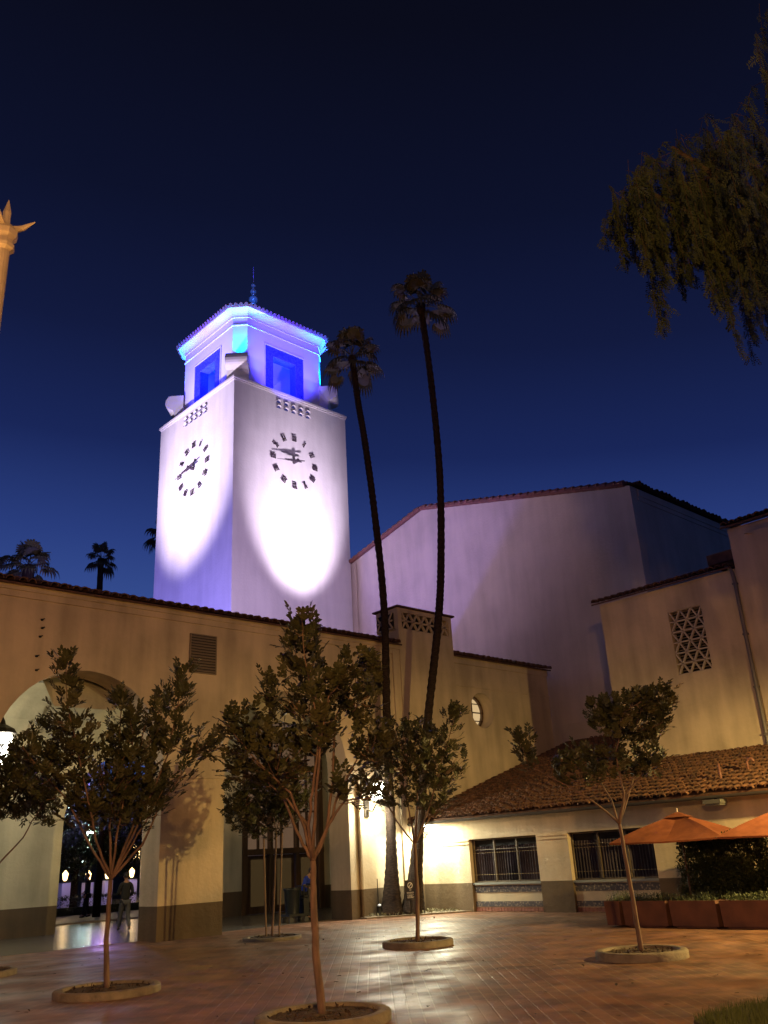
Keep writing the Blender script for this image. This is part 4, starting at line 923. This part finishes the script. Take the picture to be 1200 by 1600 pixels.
umbrella((19.15, 8.35), math.atan2(-.84, -.54), 'orange square patio umbrella cut by the right edge')

# ------------------------------------------------------------------ people
def skin(pairs, verts, rads, mats_, name, parent):
    me = bpy.data.meshes.new(name); off = Vector(parent.location) if parent else Vector((0, 0, 0))
    me.from_pydata([Vector(v) for v in verts], pairs, []); me.materials.append(mats_); o = bpy.data.objects.new(name, me); C.objects.link(o); o.parent = parent
    md = o.modifiers.new('Skin', 'SKIN'); sk = me.skin_vertices[0].data if len(me.skin_vertices) else None
    if sk is None:
        bpy.context.view_layer.update(); sk = me.skin_vertices[0].data if len(me.skin_vertices) else None
    if sk:
        for i, r_ in enumerate(rads): sk[i].radius = (r_, r_) if not isinstance(r_, tuple) else r_
        sk[0].use_root = True
    md.use_smooth_shade = True; s = o.modifiers.new('Sub', 'SUBSURF'); s.levels = 1; s.render_levels = 2
    return o
def person(loc, yaw, label, stride=.25, lean=0., top=None, legs=None, skinm=None, hairc=None, arms='down', scale=1., skirt=False, bag=False):
    """figure facing +Y before yaw: x to its right"""
    root = thing('person', loc, label, 'person'); root.rotation_euler = (0, 0, yaw); root.scale = (scale,)*3
    k = lean; f = lambda x, y, z: (x, y+max(0, z-.95)*k, z-max(0, z-.95)*k*k*.35)
    s = stride
    V = [f(0, 0, .95), f(0, 0, 1.12), f(0, .01, 1.30), f(0, 0, 1.44), f(0, .02, 1.52), f(0, .03, 1.60),
         f(-.17, 0, 1.40), f(.17, 0, 1.40), (-.09, .0, .88), (.09, 0, .88), (-.095, s*.55+.03, .48), (.095, -s*.3+.04, .48), (-.10, s, .09), (.10, -s, .11), (-.105, s+.13, .035), (.11, -s+.12, .035)]
    E_ = [(0, 1), (1, 2), (2, 3), (3, 4), (4, 5), (3, 6), (3, 7), (0, 8), (0, 9), (8, 10), (9, 11), (10, 12), (11, 13), (12, 14), (13, 15)]
    rad = [.125, .115, .135, .085, .055, .05, .065, .065, .095, .095, .062, .062, .042, .042, .03, .03]
    rad[0] = (.11, .08); rad[1] = (.11, .085); rad[2] = (.145, .10); rad[8] = rad[9] = .075
    def arm(sh, el_, wr, hd_):
        n = len(V); V.extend([el_, wr, hd_]); E_.extend([(sh, n), (n, n+1), (n+1, n+2)]); rad.extend([.044, .032, .035])
        return n+2
    if arms == 'down': arm(6, f(-.24, -.04, 1.14), f(-.25, .06, .92), f(-.25, .09, .84)); arm(7, f(.24, .03, 1.14), f(.22, .17, 1.0), f(.19, .22, .97))
    if arms == 'fwd': arm(6, f(-.23, .08, 1.16), f(-.20, .30, 1.06), f(-.19, .37, 1.05)); arm(7, f(.23, .08, 1.16), f(.20, .30, 1.06), f(.19, .37, 1.05))
    if arms == 'hold': arm(6, f(-.24, 0, 1.15), f(-.16, .2, 1.12), f(-.1, .25, 1.14)); arm(7, f(.24, 0, 1.15), f(.2, .18, 1.06), f(.15, .25, 1.06))
    body = skin(E_, V, rad, skinm, 'body', root)
    # head, a little deeper than wide, with nose, ears
    hc = Vector(f(0, .04, 1.66)); g = MB(); vs = []; n = 12
    def hp(u, v_):
        th, ph = math.pi*v_, 2*math.pi*u; x, y, z = math.sin(th)*math.cos(ph), math.sin(th)*math.sin(ph), math.cos(th)
        w_ = 1-.22*max(0, -z)**1.2; return hc+Vector((x*.078*w_, y*.098*(w_), z*.118))
    for j in range(9):
        for i in range(n): vs.append(hp(i/n, (j+.04)/8.08))
    g.add(vs, [(j*n+i, j*n+(i+1) % n, (j+1)*n+(i+1) % n, (j+1)*n+i) for j in range(8) for i in range(n)])
    g.add([hc+Vector(v_) for v_ in ((0, .095, .015), (-.016, .092, -.03), (.016, .092, -.03), (0, .118, -.025))], [(0, 1, 3), (0, 3, 2), (1, 2, 3)])
    for sx_ in (-1, 1): g.ball(tuple(hc+Vector((sx_*.078, 0, -.01))), .02, 6, 1.5); g.ball(tuple(hc+Vector((sx_*.03, .088, .015))), .011, 6)
    def loc_build(mb, nm, mt, sm=True):
        me = bpy.data.meshes.new(nm); me.from_pydata([tuple(v_) for v_ in mb.v], [], mb.f); me.materials.append(mt); me.polygons.foreach_set('use_smooth', [sm]*len(me.polygons)); o = bpy.data.objects.new(nm, me); C.objects.link(o); o.parent = root; return o
    loc_build(g, 'head', skinm)
    g = MB(); vs = []
    for j in range(6):
        for i in range(n):
            p = hp(i/n, (j+.04)/8.08); d = (p-hc); yy = math.sin(2*math.pi*i/n); p = hc+d*1.12+Vector((0, -.008, .008))
            if yy > .3 and j > 2: p = hc+d*.9
            vs.append(p)
    g.add(vs, [(j*n+i, j*n+(i+1) % n, (j+1)*n+(i+1) % n, (j+1)*n+i) for j in range(5) for i in range(n)]); loc_build(g, 'hair', hairc)
    # clothing as skinned shells a little larger than the body
    tv = [f(0, 0, .86), V[1], V[2], V[3], V[6], V[7]]; te = [(0, 1), (1, 2), (2, 3), (3, 4), (3, 5)]; tr_ = [(.175, .13), (.155, .12), (.168, .125), .095, .078, .078]
    base_i = len(V)-6
    for q, sh in ((0, 4), (1, 5)):
        el_ = Vector(V[base_i+q*3]); n_ = len(tv); tv.append(tuple(el_)); te.append((sh, n_)); tr_.append(.058)
        if arms != 'fwd': tv.append(V[base_i+q*3+1]); te.append((n_, n_+1)); tr_.append(.045)
    skin(te, tv, tr_, top, 'shirt', root)
    lv = [V[0], V[8], V[9], V[10], V[11], V[12], V[13]]; le = [(0, 1), (0, 2), (1, 3), (2, 4), (3, 5), (4, 6)]
    skin(le, lv, [(.155, .12), .105, .105, .078, .078, .06, .06], legs, 'trousers', root)
    for q in (14, 15):
        g = MB(); a = Vector(V[q-2]); b = Vector(V[q]); g.tube([a+Vector((0, -.05, -.03)), a+Vector((0, .02, -.035)), (a+b)/2+Vector((0, 0, -.01)), b+Vector((0, .02, 0))], [.035, .045, .04, .025], 8); loc_build(g, 'shoe', M_IRON)
    # hands: palm with five fingers
    for q, sgn in ((0, -1), (1, 1)):
        wr = Vector(V[base_i+q*3+1]); hd_ = Vector(V[base_i+q*3+2]); d = (hd_-wr).normalized(); sd = d.cross(Vector((sgn, 0, 0))).normalized(); g = MB()
        for i in range(4):
            b0 = hd_+sd*(.022*(i-1.5)); L = (.06, .068, .064, .05)[i]; cu = Vector((-sgn*.012, 0, 0)); g.tube([b0, b0+d*L*.5+cu*.3, b0+d*L*.85+cu*1.6, b0+d*L+cu*2.6], [.010, .009, .008, .006], 6)
        g.tube([hd_-d*.03+sd*.03, hd_+sd*.05, hd_+d*.03+sd*.052], [.011, .010, .007], 6); loc_build(g, 'fingers', skinm)
    if bag:
        g = MB(); g.box(-.15, -.27, 1.05, .15, -.13, 1.42); loc_build(g, 'backpack', M_IRON, False)
    return root
M_SKIN = mat('skin', (.32, .17, .11), .5); M_HAIR = mat('dark_hair', (.015, .01, .008), .5); M_BLK = mat('black_cloth', (.012, .012, .014), .9); M_GREY = mat('grey_trouser_cloth', (.07, .07, .08), .85); M_NAVY = mat('royal_blue_shirt_cloth', (.02, .05, .45), .8)
person((13.55, 26.2, .008), R(-12), 'walking person in dark jacket and grey trousers in the left arch passage', .27, 0, M_BLK, M_GREY, M_SKIN, M_HAIR, 'hold', .90)
person((17.25, 36.6, .01), R(60), 'person all in black standing in the garden beyond the left arch', .12, 0, M_BLK, M_BLK, M_SKIN, M_HAIR, 'down', .93)
person((17.78, 23.05, .008), R(205), 'person in royal blue shirt leaning over the dark cart by the middle arch', .14, .45, M_NAVY, M_BLK, M_SKIN, M_HAIR, 'fwd', .84)
ct = thing('janitor_cart', (17.3, 22.9, 0), 'dark wheeled cleaning cart with tall bin in the middle arch', 'cart')
CX0, CX1, CY0, CY1 = 16.85, 17.6, 22.5, 22.95
g = MB(); g.box(CX0, CY0, .16, CX1, CY1, .22); g.box(CX0+.55, CY0+.03, .22, CX1, CY1-.03, .62); g.box(CX0+.55, CY0+.03, .66, CX1, CY1-.03, .70)
for x in (CX0+.56, CX1-.03):
    for y in (CY0+.03, CY1-.06): g.box(x, y, .62, x+.03, y+.03, .95)
g.box(CX0+.55, CY0+.03, .95, CX1, CY1-.03, .98); g.build('frame', mat('dark_grey_plastic', (.03, .032, .035), .5), ct)
g = MB(); g.lathe([(.20, .22), (.24, .85), (.27, .88), (.27, .92), (.24, .92), (.2, .4), (.0, .4)], (CX0+.27, (CY0+CY1)/2, 0), 18); g.build('bin', mat('black_bin_plastic', (.02, .025, .028), .35), ct, True)
g = MB(); g.tube([(CX1-.02, CY0+.1, .95), (CX1+.16, CY0+.1, 1.0), (CX1+.16, CY1-.1, 1.0), (CX1-.02, CY1-.1, .95)], .014, 6); g.build('handle', M_IRON, ct)
for x in (CX0+.1, CX1-.1):
    for y in (CY0+.05, CY1-.05): g = MB(); g.tube([(x, y-.02, .055), (x, y+.02, .055)], .08, 14); g.build('wheel', mat('grey_rubber', (.10, .10, .10), .6), ct)

# ------------------------------------------------------------------ garden beyond the left arch
pr = None
for (px, py, lab, b_) in ((102, 1369, 'glowing pillar lantern by the left pier', 0), (138, 1369, 'glowing pillar lantern left of the dark trunk', 1), (168, 1366, 'glowing pillar lantern behind the young tree fork', 2), (206, 1364, 'glowing pillar lantern beside the right pier', 3)):
    q = at(px, py, 1, 41.5+.4*b_); z = q.z
    if pr is None:
        pr = thing('pillar_lantern', (q.x, q.y, 0), lab, 'garden lamp', 'pillar lanterns in the garden'); z0 = z
        g = MB(); g.box(q.x-.2, q.y-.2, 0, q.x+.2, q.y+.2, z-.27); g.build('pillar', mat('lilac_lit_pillar_colour', (.60, .55, .68), .7), pr)  # white pillar, the violet light on it put into the colour
        g = MB(); g.box(q.x-.24, q.y-.24, z-.27, q.x+.24, q.y+.24, z-.21); g.build('cap', M_IRON, pr)
        g = MB(); g.lathe([(.05, -.2), (.09, -.14), (.12, .05), (.13, .10), (.05, .2), (.02, .24)], (q.x, q.y, z), 10); g.build('globe', M_WARM, pr, True)
        o = pr
    else:
        o = copy_tree(pr); o.location = (q.x, q.y, z-z0); o['label'] = lab
    spot('pillar_lantern_light', (q.x-.5, q.y-.9, z+.25), (q.x, q.y, .5), (.62, .5, 1), 30, 50, .8, .1)
    point('pillar_lantern_glow', (q.x, q.y-.25, z+.05), (1, .7, .35), 12, .1)
def pole_lamp(px, py, Y, lab, s, light=None):
    q = at(px, py, 1, Y); o = thing('garden_lamp', (q.x, q.y, 0), lab, 'street lamp', 'lamps in the garden')
    g = MB(); g.tube([(q.x, q.y, 0), (q.x, q.y, q.z-.05)], [.07, .04], 8); g.build('pole', M_IRON, o)
    g = MB(); g.box(q.x-s, q.y-s*.8, q.z-.03, q.x+s, q.y+s*.8, q.z+.09); g.build('head', M_IRON, o)
    g = MB(); g.box(q.x-s*.9, q.y-s*.85, q.z-.12, q.x+s*.9, q.y+s*.7, q.z-.032); g.build('lens', M_COOL, o)
    if light: spot('garden_lamp_light', (q.x, q.y-.2, q.z-.2), (q.x-3, q.y-9, 0), (.75, 1, .85), light, 75, .4, .12)
pole_lamp(141, 1297, 38, 'tall cool white lamp shining in the dark garden beyond the left arch', .16, 1500)
pole_lamp(124, 1345, 46, 'left of two small paired lamps far back in the garden', .13)
pole_lamp(133, 1343, 46.5, 'right of two small paired lamps far back in the garden', .13)
spot('added_violet_floor_spot', (16.4, 33.5, 3.1), (14.4, 27.6, 0), (.55, .30, 1), 150, 24, .8, .1)  # added violet spot, stands in for a reflection on the floor
def dark_tree(loc, h, tr, cw, cz, n, lab, seed, trunk_only=False):
    r = random.Random(seed); o = thing('garden_tree', (*loc, 0), lab, 'tree', 'dark trees in the garden'); g = MB(); B = Vector((*loc, 0))
    g.tube([B, B+Vector((.05, 0, h*.3)), B+Vector((-.03, 0, h*.6)), B+Vector((.02, 0, h*.9))], [tr*1.25, tr, tr*.8, tr*.4], 10)
    for k in range(7):
        a = k*.9; g.tube([B+Vector((0, 0, h*(.4+.05*k))), B+Vector((cw*.35*math.cos(a), cw*.35*math.sin(a), h*(.55+.05*k))), B+Vector((cw*.7*math.cos(a), cw*.7*math.sin(a), h*(.62+.05*k)))], [tr*.5, tr*.3, tr*.1], 5)
    g.build('trunk', M_PALMT, o, True); f = MB()
    cl_ = [(rv(r), r.uniform(.35, .6)) for _ in range(16)]
    for k in range(n):
        c_, s_ = r.choice(cl_); p = B+Vector((c_.x*cw*.75, c_.y*cw*.75, cz+c_.z*(h-cz)*.8))+rv(r)*s_*cw*.75
        for q in range(2): leaflet(f, p+rv(r)*.1, rv(r).normalized(), Vector((0, 0, 1)), .22, .10)
    f.build('crown', M_LEAF2, o)
q = at(150, 1433, 2, 0)
dark_tree((q.x, q.y), 7.0, .13, 1.9, 3.9, 3800, 'dark garden tree whose trunk stands between the pillar lanterns', 81)
q = at(112, 1420, 1, 45); dark_tree((q.x, 45), 7.5, .16, 2.6, 4.2, 4800, 'dark garden tree behind the tall cool white lamp', 82)
q = at(196, 1420, 1, 46); dark_tree((q.x, 46), 6.8, .15, 2.6, 3.9, 4800, 'dark garden tree beside the right pier of the left arch', 83)
q = at(165, 1420, 1, 52); dark_tree((q.x, 52), 7.6, .15, 3.2, 4.4, 5200, 'farthest dark garden tree seen through the left arch', 84)
q = at(20, 1420, 1, 44); dark_tree((q.x, 44), 8.6, .15, 3.0, 4.6, 3500, 'dark garden tree beyond the lantern arch at the left edge', 85)
a_ = at(92, 1400, 1, 40); b2 = at(225, 1400, 1, 40)
hedge('hedge', a_.x-5, 39.6, b2.x+3, 40.4, 0, .72, 6000, 'low dark garden hedge running under the pillar lanterns', 86, M_LEAF2)
gh = thing('garden_house', (20, 60, 0), 'dark low house behind the garden trees', 'building')
g = MB(); g.box(10, 60, 0, 34, 66, 5.0); g.build('wall', mat('dark_house_plaster', (.10, .09, .09), .9), gh); g = MB(); tiles(g, (9.6, 59.6, 5.0), (1, 0, 0), (0, 1, .35), 24.8, 3.4, .4, .6, .13, 90); g.build('roof', M_TILED, gh)
q = at(212, 1330, 1, 59.98); g = MB(); g.box(q.x-.3, 59.95, q.z-.5, q.x+.3, 59.998, q.z+.5); g.build('window', M_WARM, gh)

# ------------------------------------------------------------------ street lamps
sl = thing('street_lamp', (2.63, 8.77, 0), 'ornate pale post with pointed finial, lit orange from its own lamp at the left edge', 'street lamp')
sx0, sy0 = 2.66, 9.05
sl.location = (sx0, sy0, 0); pc = (sx0, sy0, 0)
M_POST = mat('pale_post_paint', (.50, .40, .28), .7, col2=(.40, .32, .22), nscale=8)
g = MB(); ztop = at(12, 395, 1, sy0).z
g.lathe([(.22, 0), (.22, .3), (.17, .36), (.16, 1.0), (.13, 1.1), (.10, 1.4), (.085, ztop-.02)], pc, 16); g.build('post', M_POST, sl)
g = MB(); g.lathe([(.085, ztop-.02), (.13, ztop+.02), (.14, ztop+.06), (.11, ztop+.08), (.11, ztop+.14), (.15, ztop+.19), (.16, ztop+.26), (.12, ztop+.33), (.06, ztop+.36)], pc, 8); g.build('capital', M_POST, sl)
g = MB(); g.lathe([(.055, ztop+.35), (.045, ztop+.5), (.05, ztop+.55), (.012, ztop+.72), (.0, ztop+.76)], pc, 8); g.build('finial', M_POST, sl)
for a in (R(-38), R(142), R(52), R(232)):
    d = Vector((math.cos(a), math.sin(a), 0)); c_ = Vector(pc)+Vector((0, 0, ztop+.3)); g = MB(); g.tube([c_+d*.08, c_+d*.2+Vector((0, 0, .03)), c_+d*.34+Vector((0, 0, .12))], [.05, .035, .008], 7); g.build('arm', M_POST, sl)
d = Vector((-1, -.05, 0)); c_ = Vector(pc)
g = MB(); g.tube([c_+Vector((0, 0, 6.9)), c_+d*.5+Vector((0, 0, 7.2)), c_+d*.95+Vector((0, 0, 7.15))], .03, 7); g.build('bracket', M_POST, sl)
g = MB(); cc = c_+d*.95; g.lathe([(.06, 6.95), (.12, 6.98), (.16, 7.05), (.12, 7.15), (.02, 7.2)], (cc.x, cc.y, 0), 12); g.build('lantern', M_SODG, sl, True)
s2 = thing('street_lamp', (18.9, 4.1, 0), 'second street lamp standing beyond the right edge near the terrace', 'street lamp')
g = MB(); g.lathe([(.22, 0), (.22, .3), (.16, .4), (.1, 1.4), (.07, 4.5)], (18.9, 4.0, 0), 14); g.build('post', M_POST, s2)
g = MB(); g.lathe([(.05, 4.36), (.26, 4.40), (.22, 4.5), (.03, 4.6)], (18.8, 4.15, 0), 12); g.build('hood', M_IRON, s2)
g = MB(); g.ball((18.6, 4.4, 4.26), .07, 10); g.build('lantern', M_SODG, s2, True)

s3 = copy_tree(s2); s3.location = (0.0, -1.8, 1.38); s3['label'] = 'third street lamp standing behind the viewer in the forecourt'
# ------------------------------------------------------------------ pepper tree, overhanging at the upper right
pt = thing('pepper_tree', (10.3, 1.2, 0), 'drooping pepper tree with hanging feathery leaves at the upper right', 'tree')
r = random.Random(99)
def far(px, py, dist):
    d = RIGHT*((px-600)/FPX)+DOWN*((py-800)/FPX)+FWD; return Vector((0, 0, CAMZ))+d.normalized()*dist
g = MB(); B = Vector((10.3, 1.2, 0)); g.tube([B, B+Vector((-.1, .1, 2)), B+Vector((.1, .2, 4)), B+Vector((0, .6, 6.4)), B+Vector((-.4, 1.0, 8.6))], [.32, .26, .22, .17, .1], 12)
hubs = [far(1195, 240, 11.6), far(1120, 220, 11.4), far(1050, 230, 11.0), far(990, 290, 10.8), far(1200, 110, 12.2), far(1200, 380, 11.0)]
for h in hubs:
    a = B+Vector((.05, .5, 5.8)); g.tube([a, a.lerp(h, .5)+Vector((0, 0, .5)), h], [.10, .06, .02], 7)
g.build('trunk', M_PALMT, pt, True)
f = MB(); st_ = MB()
def frond(p, d, L, n, lf=.055, lw=.012):
    d = d.normalized(); s = d.cross(Vector((.2, .9, .4))).normalized(); up = s.cross(d)
    for k in range(n):
        q = p+d*L*k/n
        for sg_ in (-1, 1): leaflet(f, q, (d*.55+s*sg_+rv(r)*.18).normalized(), up, lf*(1-.4*k/n), lw)
def strand(p, L, dense=1.):
    pts = [p]; v_ = (rv(r)*.6+Vector((0, 0, .1))).normalized(); n = max(3, int(L/.14))
    for k in range(n):
        v_ = (v_*.55+Vector((0, 0, -.6))+rv(r)*.08).normalized(); pts.append(pts[-1]+v_*L/n)
    st_.tube(pts, .0028, 3, False)
    for i in range(1, len(pts)):
        for q in range(int(2*dense+.5)):
            d = (rv(r)*.55+Vector((0, 0, -.75))).normalized(); frond(pts[i], d, r.uniform(.13, .22), 8)
    frond(pts[-1], Vector((0, 0, -1))+rv(r)*.2, .2, 9)
#            px range, py of the root, length range, how many
for x0, x1, y0, y1, l0, l1, n in ((945, 985, 290, 340, .35, .9, 16), (975, 1040, 235, 330, .6, 1.5, 40), (1035, 1100, 200, 300, .7, 1.6, 44), (1090, 1160, 170, 320, .8, 1.8, 52),
                                 (1150, 1240, 150, 420, .7, 1.8, 70), (1178, 1240, -10, 140, .3, .7, 22), (1100, 1180, 185, 260, .3, .7, 20), (1120, 1200, 320, 440, .5, 1.0, 34), (1020, 1120, 300, 370, .5, .95, 30)):
    for k in range(n):
        x = r.uniform(x0, x1); strand(far(x, r.uniform(y0, y1), r.uniform(10.2, 12.2)), r.uniform(l0, l1)*(.75 if x < 1000 else 1))
f.build('crown', M_PEP, pt); st_.build('twigs', M_PALMT, pt)

# ------------------------------------------------------------------ grass bed, bottom right
gb = [gpt(1085, 1602), gpt(1120, 1588), gpt(1160, 1580), gpt(1202, 1572)]
pts = [(p.x, p.y) for p in gb]; pts = pts+[(11.5, 4.2), (12.5, -3), (6, -3), (7.6, 4.0)]
g = MB(); g.prism(pts, lambda x, y, t: (x, y, t), -.02, .04); tag(g.build('lawn_bed', mat('lawn_soil', (.05, .045, .02), .95)), kind='structure')
g = MB(); r = random.Random(77)
def inside(x, y):
    c_ = False; n = len(pts)
    for i in range(n):
        (x0, y0), (x1, y1) = pts[i], pts[(i+1) % n]
        if (y0 > y) != (y1 > y) and x < (x1-x0)*(y-y0)/(y1-y0)+x0: c_ = not c_
    return c_
k = 0
while k < 15000:
    x, y = r.uniform(7.4, 11.2), r.uniform(2.8, 5.4)
    if not inside(x, y): continue
    k += 1; h = r.uniform(.04, .10); d = rv(r)*.03; a = r.uniform(0, 3.14); s_ = Vector((math.cos(a), math.sin(a), 0))*.004; p = Vector((x, y, .04)); g.add([p-s_, p+s_, p+Vector((d.x, d.y, h))], [(0, 1, 2)])
tag(g.build('grass', mat('lawn_grass', (.07, .09, .02), .6)), 'short grass at the bottom right corner of the plaza', 'grass', kind='stuff')
# fallen leaves on the paving
g = MB(); r = random.Random(5)
for k in range(140):
    x, y = r.uniform(5, 19), r.uniform(5, 19); leaflet(g, Vector((x, y, .012)), Vector((r.uniform(-1, 1), r.uniform(-1, 1), .08)).normalized(), Vector((0, 0, 1)), .07, .035)
tag(g.build('fallen_leaves', M_MULCH), 'scattered dry leaves on the brick paving', 'leaves', kind='stuff')
